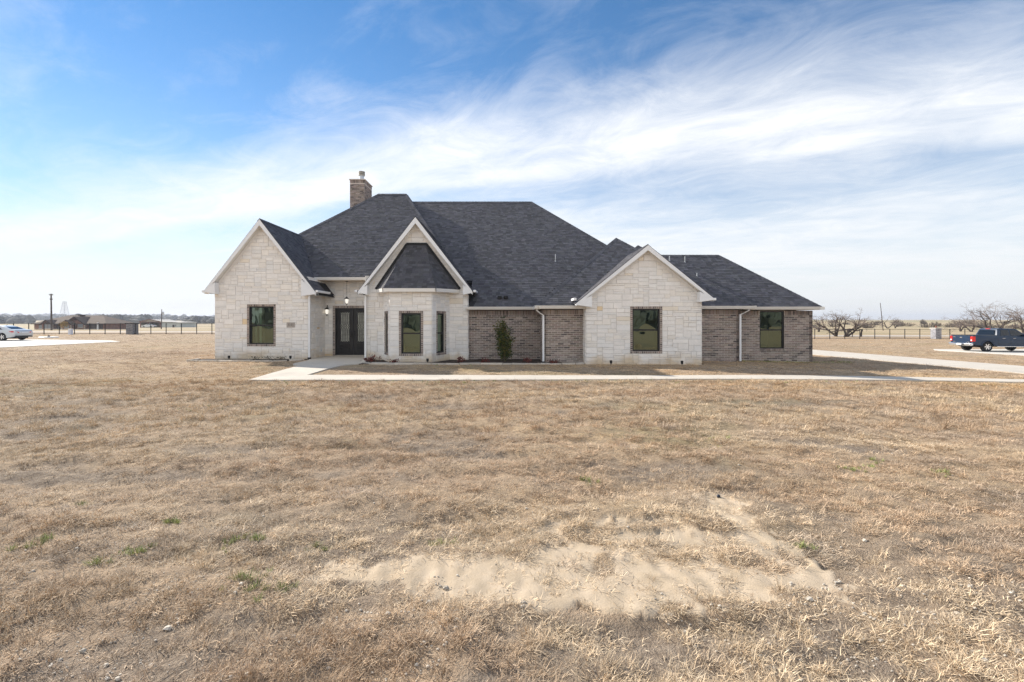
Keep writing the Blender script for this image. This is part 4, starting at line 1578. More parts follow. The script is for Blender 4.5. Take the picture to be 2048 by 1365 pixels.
# ------------------------------------------------------------------ bed edging, plants and spotlights
def edging(name, path, label, seed):
    rnd = random.Random(seed)
    e = empty(name, (path[0][0], path[0][1], 0))
    ptag(e, label, 'edging')
    off = Vector((path[0][0], path[0][1], 0))
    for i in range(len(path) - 1):
        a = Vector((*path[i], 0)); b = Vector((*path[i + 1], 0)); L_ = (b - a).length
        t = 0
        while t < L_ - .1:
            w = min(rnd.uniform(.5, .95), L_ - t)
            p = a + (b - a) * (t / L_); q = a + (b - a) * (min(t + w - .015, L_) / L_)
            d = (q - p).normalized(); s = Vector((d.y, -d.x, 0))
            hw = rnd.uniform(.05, .075); h = rnd.uniform(.055, .085)
            z = g1(p.x, p.y)
            mb = MB()
            base = [p - s * hw, q - s * hw, q + s * hw, p + s * hw]
            base = [v + Vector((rnd.uniform(-.01, .01), rnd.uniform(-.012, .012), 0)) - off for v in base]
            vs = [(v.x, v.y, z - .05) for v in base] + [(v.x, v.y, z + h + rnd.uniform(-.012, .012)) for v in base]
            cc = rnd.uniform(.85, 1.1)
            mb.add(vs, [(0, 1, 5, 4), (1, 2, 6, 5), (2, 3, 7, 6), (3, 0, 4, 7), (4, 5, 6, 7)] if False else [(4, 5, 1, 0), (5, 6, 2, 1), (6, 7, 3, 2), (7, 4, 0, 3), (7, 6, 5, 4)], (cc, cc, cc))
            bm = bmesh.new(); me = mb.mesh('edging_stone'); bm.from_mesh(me); bmesh.ops.recalc_face_normals(bm, faces=bm.faces[:]); bm.to_mesh(me); bm.free()
            link_mesh('edging_stone', me, M['edging'], e)
            t += w
    return e


edging('bed_edging', [(-14.95, 21.5), (-14.95, 20.75), (-14.3, 20.60), (-10.9, 20.60), (-10.35, 20.93), (-9.85, 21.35)], 'pale stone edging of the bed under the number gable', 1)
edging('bed_edging', [(-6.75, 20.6), (-6.55, 19.72), (-6.0, 19.23), (-5.0, 19.17), (0, 19.22), (2.7, 19.22), (3.1, 19.40)], 'pale stone edging of the bed along the bay and brick wall', 2)


def leaf_cloud(mb, pts, size, rnd, cols, flat=0.0):
    for (x, y, z) in pts:
        s = size * rnd.uniform(.6, 1.3)
        d = Vector((rnd.gauss(0, 1), rnd.gauss(0, 1), rnd.gauss(.3, .8))).normalized()
        w = d.orthogonal().normalized(); w.rotate(Matrix.Rotation(rnd.uniform(0, 6.28), 3, d))
        p = Vector((x, y, z))
        mb.add([tuple(p), tuple(p + d * s * .5 + w * s * .22), tuple(p + d * s), tuple(p + d * s * .5 - w * s * .22)], [(0, 1, 2, 3)], rnd.choice(cols))


def shrub():
    x0, y0 = GX(1010.5, 20.55), 20.55
    s = empty('shrub', (x0, y0, .02)); ptag(s, 'tall evergreen shrub with bronze tips in front of the brick wall', 'shrub')
    rnd = random.Random(4)
    st = MB(); lf = MB()
    cols = [(.8, .85, .7), (.6, .75, .65), (1.3, 1.15, .8), (2.3, 1.35, .8), (.5, .6, .5), (1.7, 1.5, 1.0), (2.6, 1.5, 1.0)]
    for k in range(15):
        a = rnd.uniform(0, 6.28); r = rnd.uniform(.05, .36)
        h = rnd.uniform(1.15, 2.0) * (1.05 - r * .55)
        if k == 0: r = .06; h = 1.98
        pts = [Vector((rnd.uniform(-.03, .03), rnd.uniform(-.03, .03), 0))]
        for t in np.linspace(.15, 1, 7):
            pts.append(Vector((r * math.cos(a) * t ** .6 + rnd.gauss(0, .025) - .12 * t, r * math.sin(a) * t ** .6 + rnd.gauss(0, .025), h * t)))
        st.tube([tuple(p) for p in pts], [max(.004, .014 * (1 - t)) for t in np.linspace(0, 1, len(pts))], 5)
        for _ in range(185):
            t = rnd.uniform(.12, 1.0)
            i = min(int(t * 7), 6)
            p = pts[i].lerp(pts[i + 1], t * 7 - i)
            q = p + Vector((rnd.gauss(0, .085), rnd.gauss(0, .085), rnd.gauss(0, .05)))
            leaf_cloud(lf, [tuple(q)], .115, rnd, cols)
    st.build('stem', M['stem'], s)
    lf.build('foliage', M['leaf'], s)


shrub()


def nandina(px, py, hgt, label, seed, mt='redleaf', n=130, spread=.19):
    x, y = px2g(px, py)
    o = empty('bed_plant', (x, y, g1(x, y) + .02)); ptag(o, label, 'plant', 'low plants in the beds')
    rnd = random.Random(seed)
    st = MB(); lf = MB()
    for k in range(6):
        a = rnd.uniform(0, 6.28)
        e = (spread * math.cos(a) * rnd.random(), spread * math.sin(a) * rnd.random(), hgt * rnd.uniform(.6, 1))
        st.tube([(0, 0, 0), (e[0] * .4, e[1] * .4, e[2] * .6), e], [.006, .004, .002], 4)
        pts = [(e[0] + rnd.gauss(0, .06), e[1] + rnd.gauss(0, .06), max(.02, e[2] * rnd.uniform(.3, 1.05))) for _ in range(n // 6)]
        leaf_cloud(lf, pts, .08, rnd, [(1, 1, 1), (.6, .8, .8), (1.5, 1.1, 1), (.8, .6, .6)])
    st.build('stem', M['stem'], o); lf.build('foliage', M[mt], o)


M['dullgreen'] = mat('dull_green_leaves', (.075, .085, .045), .8, tint=True)
nandina(737, 727, .30, 'reddish low plant nearest the porch in the bay bed', 1)
nandina(751.5, 726, .34, 'second reddish low plant from the porch in the bay bed', 2)
nandina(788, 728, .15, 'small brown plant below the bay beside its angled corner', 3)
nandina(920, 728, .28, 'dark red plant at the corner of bay block and brick wall', 4)
nandina(969, 727.5, .22, 'red plant in mulch between the bay block and the tall shrub', 5)
nandina(1055, 728, .24, 'red plant in mulch between the tall shrub and the downspout', 6)
nandina(1107, 729, .16, 'small red plant just past the downspout by the brick corner', 7)
nandina(510, 721.5, .20, 'thin green plant below the window of the number gable', 8, 'dullgreen', 40)
nandina(537, 721.5, .20, 'spiky green plant below the house number gable window corner', 9, 'dullgreen', 46)
nandina(560, 721.8, .16, 'low spreading green plant between window and house number', 10, 'dullgreen', 60, .25)


def spotlight(px, py, label):
    x, y = px2g(px, py)
    o = empty('spotlight', (x, y, g1(x, y))); ptag(o, label, 'spotlight', 'garden spotlights at the wall foot')
    MB().tube([(0, 0, -.03), (0, 0, .10)], .012, 8).build('stake', M['plastic'], o)
    mb = MB().lathe([(.035, .08), (.05, .10), (.055, .21), (.06, .215), (.045, .20)], n=12)
    mb.build('lamp_head', M['plastic'], o)


spotlight(458, 720.8, 'black garden spotlight under the left part of the number gable')
spotlight(581, 721, 'black garden spotlight below the house number')
spotlight(855, 727.5, 'black garden spotlight at the foot of the bay')
spotlight(1222, 731.5, 'black garden spotlight left of the window in the low stone gable')
spotlight(1364, 732.5, 'black garden spotlight right of the window in the low stone gable')

# ------------------------------------------------------------------ fences, pillars
def fence(name, x0, x1, y0, y1, n, label, hgt):
    f = empty(name, (x0, y0, g1(x0, y0))); ptag(f, label, 'fence')
    off = Vector(f.location)
    pm = MB().box(-.035, -.035, -.1, .035, .035, hgt + .05).mesh('post'); pm.materials.append(M['iron'])
    tops = []
    for i in range(n + 1):
        t = i / n
        x = x0 + (x1 - x0) * t; y = y0 + (y1 - y0) * t; z = g1(x, y)
        o = bpy.data.objects.new('post', pm); COL.objects.link(o); o.parent = f; o.location = Vector((x, y, z)) - off
        tops.append((x - off.x, y - off.y, z - off.z))
    for zz, r in ((hgt - .04, .020), (.10, .028)):
        rb = MB()
        for i in range(n):
            a, b = tops[i], tops[i + 1]
            rb.box(min(a[0], b[0]) + .036, min(a[1], b[1]) - r, min(a[2], b[2]) + zz - r, max(a[0], b[0]) - .036, max(a[1], b[1]) + r, max(a[2], b[2]) + zz + r)
        rb.build('rail', M['iron'], f)
    wm = MB()
    for i in range(n):
        a, b = tops[i], tops[i + 1]
        for zz in (.45, .8, 1.1):
            wm.tube([(a[0], a[1], a[2] + zz), (b[0], b[1], b[2] + zz)], .004, 3, cap=False)
    wm.build('wires', M['iron'], f)
    return f


FS = 2.12
fence('fence', -79.2, -14.0, 62.0, 62.0, 31, 'black post and rail fence along the road beside the silver car', 1.48)
fence('fence', 20.0, 92.0, 65.4, 65.4, 33, 'black post and rail fence behind the pickup and bare trees', 1.42)


def pillar(x, y, w, h, label, round_=False, light=1.0):
    z = g1(x, y)
    p = empty('stone_pillar', (x, y, z)); ptag(p, label, 'pillar')
    rnd = random.Random(int(abs(x)))
    MB().box(-w / 2 + .02, -w / 2 + .02, -.1, w / 2 - .02, w / 2 - .02, h).build('core', M['bmortar'], p)
    mb = MB()
    for (fr, wd) in ((frame(-w / 2, -w / 2, 1, 0), w), (frame(w / 2, -w / 2, 0, 1), w), (frame(-w / 2, w / 2, 0, -1), w), (frame(w / 2, w / 2, -1, 0), w)):
        zz = 0
        while zz < h - .02:
            hh = min(rnd.choice((.08, .11, .14)), h - zz)
            xx = 0
            while xx < wd - .01:
                ww = min(rnd.uniform(.15, .45), wd - xx)
                t = rnd.uniform(.7, 1.35) * light
                mb.prism([(xx + .006, zz + .006), (xx + ww - .006, zz + .006), (xx + ww - .006, zz + hh - .006), (xx + .006, zz + hh - .006)], fr, -.03, rnd.uniform(-.01, .015), .006, col=(t, t, t))
                xx += ww
            zz += hh
    ptag(mb.build('stonework', M['pillar'], p), kind='stuff')
    MB().box(-w / 2 - .09, -w / 2 - .09, h, w / 2 + .09, w / 2 + .09, h + .09).build('cap', M['cap'] if not round_ else M['pillar'], p, bevel=.015)
    return p


pillar(GX(267, 62.5), 62.3, .95, 1.46, 'square dark stone pillar in the fence left of the house', True, .75)
rp = pillar(GX(1872, 65), 65.0, .82, 1.52, 'grey stone pillar with white cap in the fence near the pickup', False, 1.15)
MB().lathe([(.08, 1.61), (.05, 1.68), (.11, 1.74), (.10, 1.84), (.03, 1.92)], n=10).build('lamp_finial', mat('rusty_lamp', (.25, .10, .07), .7), rp)

# ------------------------------------------------------------------ vehicles
def profile_body(pts, name, mt, parent, bevel=.04, seg=2, smooth=True):
    """closed side outline [(x, z, half width)] spanned across the vehicle"""
    n = len(pts)
    mb = MB()
    vs = [(x, -w, z) for x, z, w in pts] + [(x, w, z) for x, z, w in pts]
    fs = [tuple(range(n)), tuple(reversed(range(n, 2 * n)))]
    for i in range(n):
        j = (i + 1) % n
        fs.append((j, i, n + i, n + j))
    mb.add(vs, fs)
    me = mb.mesh(name)
    bm = bmesh.new(); bm.from_mesh(me)
    bmesh.ops.recalc_face_normals(bm, faces=bm.faces[:])
    ed = [e for e in bm.edges if e.calc_face_angle(0) > R(25)]
    bmesh.ops.bevel(bm, geom=ed, offset=bevel, segments=seg, affect='EDGES', profile=.6, clamp_overlap=True)
    bmesh.ops.triangulate(bm, faces=[f for f in bm.faces if len(f.verts) > 4])
    for f in bm.faces: f.smooth = smooth
    bm.to_mesh(me); bm.free()
    try: me.set_sharp_from_angle(angle=R(32))
    except Exception: pass
    return link_mesh(name, me, mt, parent)


def arch(cx, r, z0, n=10):
    a0 = math.asin(min(1, max(-1, (z0 - WZ) / r)))
    return [(cx - r * math.cos(t), WZ + r * math.sin(t)) for t in np.linspace(a0, math.pi - a0, n)]


def wheel(parent, x, y, r, w, spokes=6, side=-1, rimr=.66):
    wh = empty('wheel', (x, y, r)); wh.parent = parent
    MB().lathe([(r * rimr, -w / 2), (r * .93, -w / 2), (r, -w / 2 + .03), (r, w / 2 - .03), (r * .93, w / 2), (r * rimr, w / 2)], n=28, axis='Y', cap=False).build('tyre', M['tyre'], wh, smooth=False)
    rim = MB()
    yo = side * (w / 2 - .015)
    rim.lathe([(r * rimr * 1.02, -.03), (r * rimr * .94, .02), (r * rimr * .90, .0)] if side > 0 else [(r * rimr * .90, 0), (r * rimr * .94, -.02), (r * rimr * 1.02, .03)], (0, yo, 0), 28, axis='Y', cap=False)
    for k in range(spokes):
        a = 2 * math.pi * k / spokes
        ca, sa = math.cos(a), math.sin(a)
        hw0, hw1 = r * .085, r * .13
        pts = [(r * .08, -hw0), (r * rimr * .97, -hw1), (r * rimr * .97, hw1), (r * .08, hw0)]
        vs = [(p * ca - q * sa, yo, p * sa + q * ca) for p, q in pts] + [(p * ca - q * sa, yo - side * .05, p * sa + q * ca) for p, q in pts]
        rim.add(vs, [(0, 1, 2, 3), (0, 4, 5, 1), (2, 6, 7, 3)])
    rim.lathe([(.001, -.012), (r * .16, -.012), (r * .17, .02)], (0, yo, 0), 16, axis='Y')
    rim.build('rim', M['chrome'], wh)
    MB().lathe([(.001, -.005), (r * rimr * .96, -.005), (r * rimr * .96, .005), (.001, .005)], (0, yo - side * .07, 0), 20, axis='Y').build('brake_disc', M['plastic'], wh)
    return wh


WZ = .40


def pickup():
    global WZ
    X0, Yn = 38.3, 37.35
    t = empty('pickup_truck', (X0, Yn + 1.0, g1(X0 + 2, Yn + 1) + .035), R(-2))
    ptag(t, 'dark blue crew cab pickup truck parked on the concrete by the fence', 'truck')
    WZ = .41
    W = .98
    rw, fw = 1.22, 4.90
    low = [(0.02, .62)] + [(rw - .62, .52)] + arch(rw, .50, .50) + [(rw + .62, .46), (fw - .62, .46)] + arch(fw, .50, .50) + [(fw + .56, .5), (5.84, .52), (5.88, .80), (5.84, 1.08), (5.70, 1.16), (4.52, 1.26),
           (1.98, 1.30), (1.96, 1.34), (.02, 1.34)]
    profile_body([(x, z, W) for x, z in low], 'body', M['bluepaint'], t, .05, 2)
    # cab
    cab = [(1.98, 1.28, .93), (4.55, 1.24, .93), (3.72, 1.86, .76), (3.35, 1.93, .72), (2.55, 1.94, .72), (2.20, 1.90, .74)]
    profile_body(cab, 'cab', M['bluepaint'], t, .05, 3)
    gl = MB()
    for s in (-1, 1):
        def sidew(x, z):
            return s * (.935 - (z - 1.28) / .62 * .19 + .006)
        for quad in (((2.28, 1.34), (3.02, 1.34), (3.02, 1.82), (2.42, 1.82)), ((3.10, 1.34), (4.26, 1.34), (3.62, 1.80), (3.10, 1.82))):
            vs = [(x, sidew(x, z), z) for x, z in quad]
            gl.add(vs, [(0, 1, 2, 3) if s < 0 else (3, 2, 1, 0)])
    def rearx(z): return 1.985 + (z - 1.28) / .62 * .215 - .055
    gl.add([(rearx(1.40) + .0, .72, 1.40), (rearx(1.40), -.72, 1.40), (rearx(1.80), -.62, 1.80), (rearx(1.80), .62, 1.80)], [(0, 1, 2, 3)])
    gl.build('window_glass', M['carglass'], t)
    MB().box(2.14, -.16, 1.865, 2.26, .16, 1.925).build('brake_light', M['redlamp'], t, bevel=.01)
    # bed cavity
    MB().box(.10, -.80, 1.335, 1.90, .80, 1.347).build('bed_floor', M['plastic'], t)
    rl = MB(); rl.box(.02, -.985, 1.338, 1.96, -.86, 1.372); rl.box(.02, .86, 1.338, 1.96, .985, 1.372); rl.box(.0, -.86, 1.335, .11, .86, 1.375)
    rl.build('bed_rail', M['plastic'], t, bevel=.01)
    # tailgate
    tg = MB().box(-.025, -.78, .72, .02, .78, 1.33).build('tailgate', M['bluepaint'], t, bevel=.02)
    MB().box(-.045, -.10, 1.12, -.024, .10, 1.20).build('handle', M['chrome'], tg, bevel=.01)
    MB().box(-.036, -.62, .88, -.022, .62, .905).build('crease', M['bluepaint'], tg)
    bd = MB(); bd.box(-.034, .50, 1.17, -.024, .72, 1.21); bd.box(-.034, -.72, .78, -.024, -.52, .81); bd.box(-.034, .52, .78, -.024, .72, .81)
    bd.build('badges', M['chrome'], tg)
    for s in (-1, 1):
        lm = MB(); lm.box(-.035, min(s * .80, s * .992), .84, .22, max(s * .80, s * .992), 1.27)
        l = lm.build('tail_light', M['redlamp'], t, bevel=.02)
        MB().box(-.045, min(s * .84, s * .95), .90, -.034, max(s * .84, s * .95), 1.0).build('reverse_lens', M['white'], l)
    bp = MB(); bp.box(-.20, -.98, .50, .06, .98, .70)
    bo = bp.build('rear_bumper', M['chrome'], t, bevel=.04, smooth=True)
    MB().box(-.215, -.20, .52, -.198, .20, .68).build('number_plate', M['plate'], bo)
    MB().box(-.212, -.42, .53, -.199, -.24, .66).build('bumper_step', M['plastic'], bo)
    MB().tube([(-.18, -.1, .44), (.1, -.1, .46), (1.0, -.3, .42)], .05, 8).build('hitch', M['plastic'], t)
    for (x, sp) in ((rw, 6), (fw, 6)):
        for s in (-1, 1):
            wheel(t, x, s * .83, WZ, .27, 6, s)
    for x in (rw, fw):
        for s in (-1, 1):
            fl_ = MB()
            pts = arch(x, .52, .52, 14)
            for (a, b) in zip(pts[:-1], pts[1:]):
                fl_.box(min(a[0], b[0]) - .02, min(s * .93, s * 1.0), min(a[1], b[1]) - .02, max(a[0], b[0]) + .02, max(s * .93, s * 1.0), max(a[1], b[1]) + .02)
            fl_.build('wheel_arch', M['bluepaint'], t)
    for x in (rw, fw):
        MB().box(x - .48, -.66, .35, x + .48, .66, .95).build('wheel_well', M['plastic'], t)
    for s in (-1, 1):
        for x in (2.36, 3.20):
            MB().box(x, min(s * .975, s * 1.01), 1.10, x + .24, max(s * .975, s * 1.01), 1.135).build('door_handle', M['chrome'], t, bevel=.008)
        dl = MB()
        for x in (2.06, 3.06, 4.32): dl.box(x, min(s * .975, s * .984), .56, x + .012, max(s * .975, s * .984), 1.27)
        dl.box(2.06, min(s * .975, s * .986), .66, 4.32, max(s * .975, s * .986), .675)
        dl.build('door_seam', M['plastic'], t)
        MB().box(1.9, min(s * .90, s * 1.03), .40, 4.25, max(s * .90, s * 1.03), .46).build('running_board', M['chrome'], t, bevel=.015)
        MB().box(3.98, min(s * .95, s * 1.22), 1.26, 4.12, max(s * .95, s * 1.22), 1.46).build('mirror', M['bluepaint'], t, bevel=.03)
        MB().box(5.68, min(s * .60, s * .95), .92, 5.90, max(s * .60, s * .95), 1.10).build('headlight', M['white'], t, bevel=.02)
    MB().box(5.86, -.58, .72, 5.91, .58, 1.08).build('grille', M['chrome'], t, bevel=.02)
    MB().box(.4, -.7, .40, 5.4, .7, .56).build('chassis', M['plastic'], t)


pickup()


def coupe(name, X0, Y, label, heading=math.pi, z=None, paintm='silver', plate=True):
    """four door coupe; local x = 0 at the tail, running forward"""
    global WZ
    c = empty(name, (X0, Y, (g1(X0 - 2, Y) + .035) if z is None else z), heading)
    ptag(c, label, 'car')
    WZ = .335
    rw, fw = 1.08, 3.95
    W = .91
    low = [(.10, .34, .80), (.55, .24, .84), (rw - .44, .24, W)] + [(x, zz, W) for x, zz in arch(rw, .385, .26)] + [(rw + .44, .22, W), (fw - .44, .22, W)] + \
        [(x, zz, W) for x, zz in arch(fw, .385, .26)] + [(fw + .42, .22, W), (4.80, .24, .80), (4.93, .40, .74), (4.90, .58, .76), (4.70, .74, .80), (3.72, .94, .86),
         (2.4, .95, .88), (1.1, 1.0, .86), (.45, 1.00, .80), (.10, .955, .74), (.02, .86, .74), (-.02, .62, .78), (.02, .46, .80)]
    profile_body(low, 'body', M[paintm], c, .075, 3)
    gh_ = [(.42, .97, .74), (3.72, .92, .78), (2.85, 1.30, .58), (2.3, 1.395, .54), (1.75, 1.39, .54), (1.2, 1.26, .57)]
    profile_body(gh_, 'cabin', M[paintm], c, .06, 3)
    gl = MB()
    for s in (-1, 1):
        def sw(zz): return s * (.79 - (zz - .95) * .50 + .012)
        q = [(1.22, 1.03), (2.05, 1.01), (2.05, 1.30), (1.72, 1.29)]
        q2 = [(2.12, 1.01), (3.30, .99), (2.72, 1.26), (2.12, 1.30)]
        for qq in (q, q2):
            vs = [(x, sw(zz), zz) for x, zz in qq]
            gl.add(vs, [(0, 1, 2, 3)])
    gl.add([(.64, .50, 1.065), (.64, -.50, 1.065), (1.16, -.46, 1.268), (1.16, .46, 1.268)], [(0, 1, 2, 3)])
    gl.add([(3.45, .60, 1.06), (3.45, -.60, 1.06), (2.90, -.50, 1.30), (2.90, .50, 1.30)], [(0, 1, 2, 3)])
    gl.build('window_glass', M['carglass'], c)
    for s in (-1, 1):
        tl = MB()
        prof = [(.015, .74, .42), (.00, .70, .50), (.05, .71, .80), (.38, .80, .905), (.42, .84, .90), (.20, .86, .84), (.03, .83, .62)]
        vs = [(x - .03, s * y, zz) for x, zz, y in prof]
        vs2 = [(x + .06, s * (y - .03), zz) for x, zz, y in prof]
        n = len(prof)
        tl.add(vs + vs2, [tuple(range(n))] + [(i, (i + 1) % n, n + (i + 1) % n, n + i) for i in range(n)])
        tl.build('tail_light', M['redlamp'], c)
        MB().box(3.9, 0, 0, 3.9, 0, 0)
        MB().box(2.95, min(s * .86, s * 1.06), .96, 3.12, max(s * .86, s * 1.06), 1.08).build('mirror', M[paintm], c, bevel=.03)
        MB().box(1.62, min(s * .88, s * .93), .80, 1.84, max(s * .88, s * .93), .83).build('door_handle', M['chrome'], c, bevel=.006)
        MB().box(4.6, min(s * .5, s * .80), .58, 4.88, max(s * .5, s * .80), .70).build('headlight', M['white'], c, bevel=.03)
    MB().box(-.035, -.26, .66, .02, .26, .80).build('number_plate', M['plate'], c, bevel=.005)
    MB().box(-.045, -.70, .30, .30, .70, .42).build('rear_diffuser', M['plastic'], c, bevel=.03)
    MB().box(.3, -.62, .18, 4.7, .62, .32).build('underbody', M['plastic'], c)
    MB().tube([(1.7, 0, 1.38), (1.55, 0, 1.47)], .012, 6).build('antenna', M['plastic'], c)
    for x in (rw, fw):
        MB().box(x - .37, -.62, .25, x + .37, .62, .72).build('wheel_well', M['plastic'], c)
        for s in (-1, 1): wheel(c, x, s * .78, WZ, .24, 5, s, .70)
    return c


coupe('car', -45.4, 41.9, 'silver four door coupe at the left edge, seen from its tail')

# ------------------------------------------------------------------ trees
def bare_tree(name, x, y, h, spread, label, seed, lean=0.0, limbs=4, zoff=0.0, levels=5, trunk_h=.22, rtrunk=.19, flat=.55, twig_n=2, group='bare trees in the pasture'):
    rnd = random.Random(seed)
    t = empty(name, (x, y, g1(x, y) + zoff)); ptag(t, label, 'tree', group)
    tr = MB(); cr = MB()

    def grow(p, d, L_, r, lev):
        n = 4 if lev < 3 else 3
        pts = [p.copy()]; rr = [r]
        dd = d.copy()
        for i in range(n):
            dd = (dd + Vector((rnd.gauss(0, .20), rnd.gauss(0, .20), rnd.gauss(.02, .13)))).normalized()
            pts.append(pts[-1] + dd * (L_ / n)); rr.append(r * (1 - .45 * (i + 1) / n))
        mbx = tr if lev < 2 else cr
        mbx.tube([tuple(q) for q in pts], rr, 6 if lev < 2 else (4 if lev < 4 else 3), cap=False)
        if lev >= levels: return
        kids = (3 if lev < 1 else twig_n) + (1 if rnd.random() < .55 else 0)
        for k in range(kids):
            i = rnd.randint(1 if lev else 2, n)
            base = pts[i]
            ax = Vector((rnd.gauss(0, 1), rnd.gauss(0, 1), rnd.gauss(0, .45))).normalized()
            nd = (dd * .75 + ax * rnd.uniform(.55, .95)).normalized()
            # flat-topped crown: high branches turn outward
            top = (base.z / h)
            if top > .6: nd.z *= (1 - flat * (top - .6) / .4)
            out = Vector((base.x, base.y, 0))
            if out.length > .1: nd = (nd + out.normalized() * .16 * spread).normalized()
            if base.z > h * .97: nd.z = -abs(nd.z) * .3
            grow(base, nd, L_ * rnd.uniform(.58, .80), max(.010, rr[i] * .70), lev + 1)
    for k in range(limbs):
        a = 2 * math.pi * k / limbs + rnd.uniform(-.5, .5)
        d = Vector((math.cos(a) * spread * .55 + lean, math.sin(a) * spread * .5, 1)).normalized()
        grow(Vector((rnd.uniform(-.15, .15), rnd.uniform(-.15, .15), -.1)), d, h * .52, rtrunk * rnd.uniform(.75, 1.1), 0)
    tr.build('trunk', M['bark'], t)
    cr.build('crown', M['twig'], t)
    return t


def gp(px, D): return (GX(px, D), D)


x, y = gp(1672, 76); bare_tree('mesquite_tree', x, y, 4.4, 1.0, 'leaning multi-stem bare mesquite by the fence nearest the house', 3, lean=-.35, limbs=3)
x, y = gp(1690, 75); bare_tree('mesquite_tree', x, y, 4.9, 1.25, 'wide bare mesquite over the fallen limb beside the fence', 8, lean=.55, limbs=3)
x, y = gp(1776, 150); bare_tree('mesquite_tree', x, y, 4.4, .9, 'small bare tree beside the leaning pole', 12, limbs=2, levels=5, rtrunk=.2)
x, y = gp(1790, 152); bare_tree('mesquite_tree', x, y, 3.0, .7, 'little bare sapling just right of the tree by the leaning pole', 13, limbs=2, levels=4)
x, y = gp(1990, 78); bare_tree('mesquite_tree', x, y, 6.3, 1.55, 'broad many-stemmed bare mesquite behind the pickup roof', 21, limbs=6, levels=5, rtrunk=.17)
x, y = gp(2052, 80); bare_tree('mesquite_tree', x, y, 6.0, 1.4, 'bare mesquite cut by the right picture edge', 25, limbs=4, levels=5)
x, y = gp(1921, 112); bare_tree('mesquite_tree', x, y, 3.9, 1.0, 'small bare tree rising behind the pickup bed', 31, limbs=3, levels=4)
x, y = gp(1943, 108); bare_tree('mesquite_tree', x, y, 4.6, 1.1, 'medium bare tree between the pickup bed tree and the broad mesquite', 33, limbs=3, levels=5)
x, y = gp(1637, 105); bare_tree('mesquite_tree', x, y, 3.6, 1.0, 'small bare tree just past the house corner', 35, limbs=3, levels=4)

# fallen limb by the fence
lg = empty('fallen_limb', (GX(1692, 74), 74, g1(GX(1692, 74), 74))); ptag(lg, 'dark fallen limb lying under the wide mesquite by the fence', 'limb')
lb = MB()
lb.tube([(-3.2, 0, .55), (-2.2, 0, .9), (-.9, .1, 1.05), (.6, 0, 1.25), (1.8, 0, 1.0), (2.7, 0, 1.25), (2.75, 0, .9)], [.03, .06, .10, .15, .10, .08, .05], 7)
lb.tube([(.4, 0, 1.2), (.2, 0, .5), (-.2, .1, 0)], [.14, .16, .18], 7)
lb.tube([(2.6, 0, 1.2), (2.5, 0, .6), (2.45, 0, .05)], [.09, .13, .16], 7)
lb.tube([(.5, 0, 1.2), (1.1, 0, .5), (1.0, 0, 0)], [.1, .08, .07], 6)
lb.build('limb', M['bark'], lg)

# scrub bushes on the right rise and the tree lines at the far left
def twig_bush(mb, x, y, z, w, h, rnd, n=60, th=.05):
    for _ in range(n):
        a = rnd.uniform(0, 6.28); r = rnd.random() ** .5
        bx, by = x + w * .35 * r * math.cos(a), y + w * .3 * r * math.sin(a)
        tx_, ty_ = x + w * .5 * r * math.cos(a) + rnd.gauss(0, w * .06), y + w * .5 * r * math.sin(a) + rnd.gauss(0, w * .06)
        tz = z + h * (1 - .6 * r * r) * rnd.uniform(.7, 1.05)
        k = th * rnd.uniform(.6, 1.4)
        px_, py_ = rnd.uniform(-1, 1), rnd.uniform(-1, 1)
        mb.add([(bx - k, by, z), (bx + k, by, z), (tx_ + k * 2 * px_, ty_ + k * py_, tz), (tx_ - k * 1.5, ty_, tz * .999)], [(0, 1, 2, 3)], (rnd.uniform(.7, 1.3),) * 3)


rnd = random.Random(99)
M['scrub'] = mat('scrub_brush', (.175, .145, .115), 1.0, tint=True)
sb = MB()
for px_ in list(np.linspace(1625, 2070, 26)):
    D = rnd.uniform(150, 260); px2 = px_ + rnd.uniform(-12, 12)
    x = GX(px2, D); twig_bush(sb, x, D, g1(x, D), rnd.uniform(3, 8), rnd.uniform(1.2, 2.6), rnd, 110, .05)
ptag(sb.build('scrub', M['scrub']), 'grey brown brush scattered over the pasture rise', 'brush', kind='stuff')

M['farwood'] = mat('far_woods', (.115, .115, .105), 1.0, tint=True)
tl = MB()
for (Dm, span, hgt, cnt, lo, hi, wd) in ((430, 1, 7.0, 300, -60, 470, 9), (800, 1, 9.5, 420, -120, 700, 13), (1500, 1, 15.0, 520, -200, 2300, 24)):
    for i in range(cnt):
        px_ = lo + (hi - lo) * (i + rnd.random()) / cnt
        if Dm == 1500 and 600 < px_ < 1600: continue
        if Dm == 1500 and px_ > 1000: continue
        D = Dm * rnd.uniform(.9, 1.12); x = GX(px_, D); z = g1(x, D)
        if Dm == 430 and (fbm(np.array([px_ * .012]), np.array([3.0]), 4)[0] < .42): continue
        hh = hgt * rnd.uniform(.6, 1.15) * (.75 + .5 * float(fbm(np.array([px_ * .01]), np.array([Dm * .1]), 8)[0]))
        ww = wd * rnd.uniform(.6, 1.2)
        n = 9; ring = []
        c = rnd.uniform(.75, 1.25)
        vs = [(x, D, z + hh)]
        for lv, (rz_, rr_) in enumerate(((.78, .33), (.45, .52), (.0, .46))):
            for k in range(n):
                a = 2 * math.pi * k / n + lv
                q = rr_ * ww * rnd.uniform(.7, 1.2)
                vs.append((x + q * math.cos(a), D + q * math.sin(a), z + hh * rz_ * rnd.uniform(.85, 1.12)))
        fs = [(0, 1 + k, 1 + (k + 1) % n) for k in range(n)]
        for lv in range(2):
            for k in range(n):
                a = 1 + lv * n + k; b = 1 + lv * n + (k + 1) % n
                fs.append((a, a + n, b + n, b))
        tl.add(vs, fs, (c, c, c))
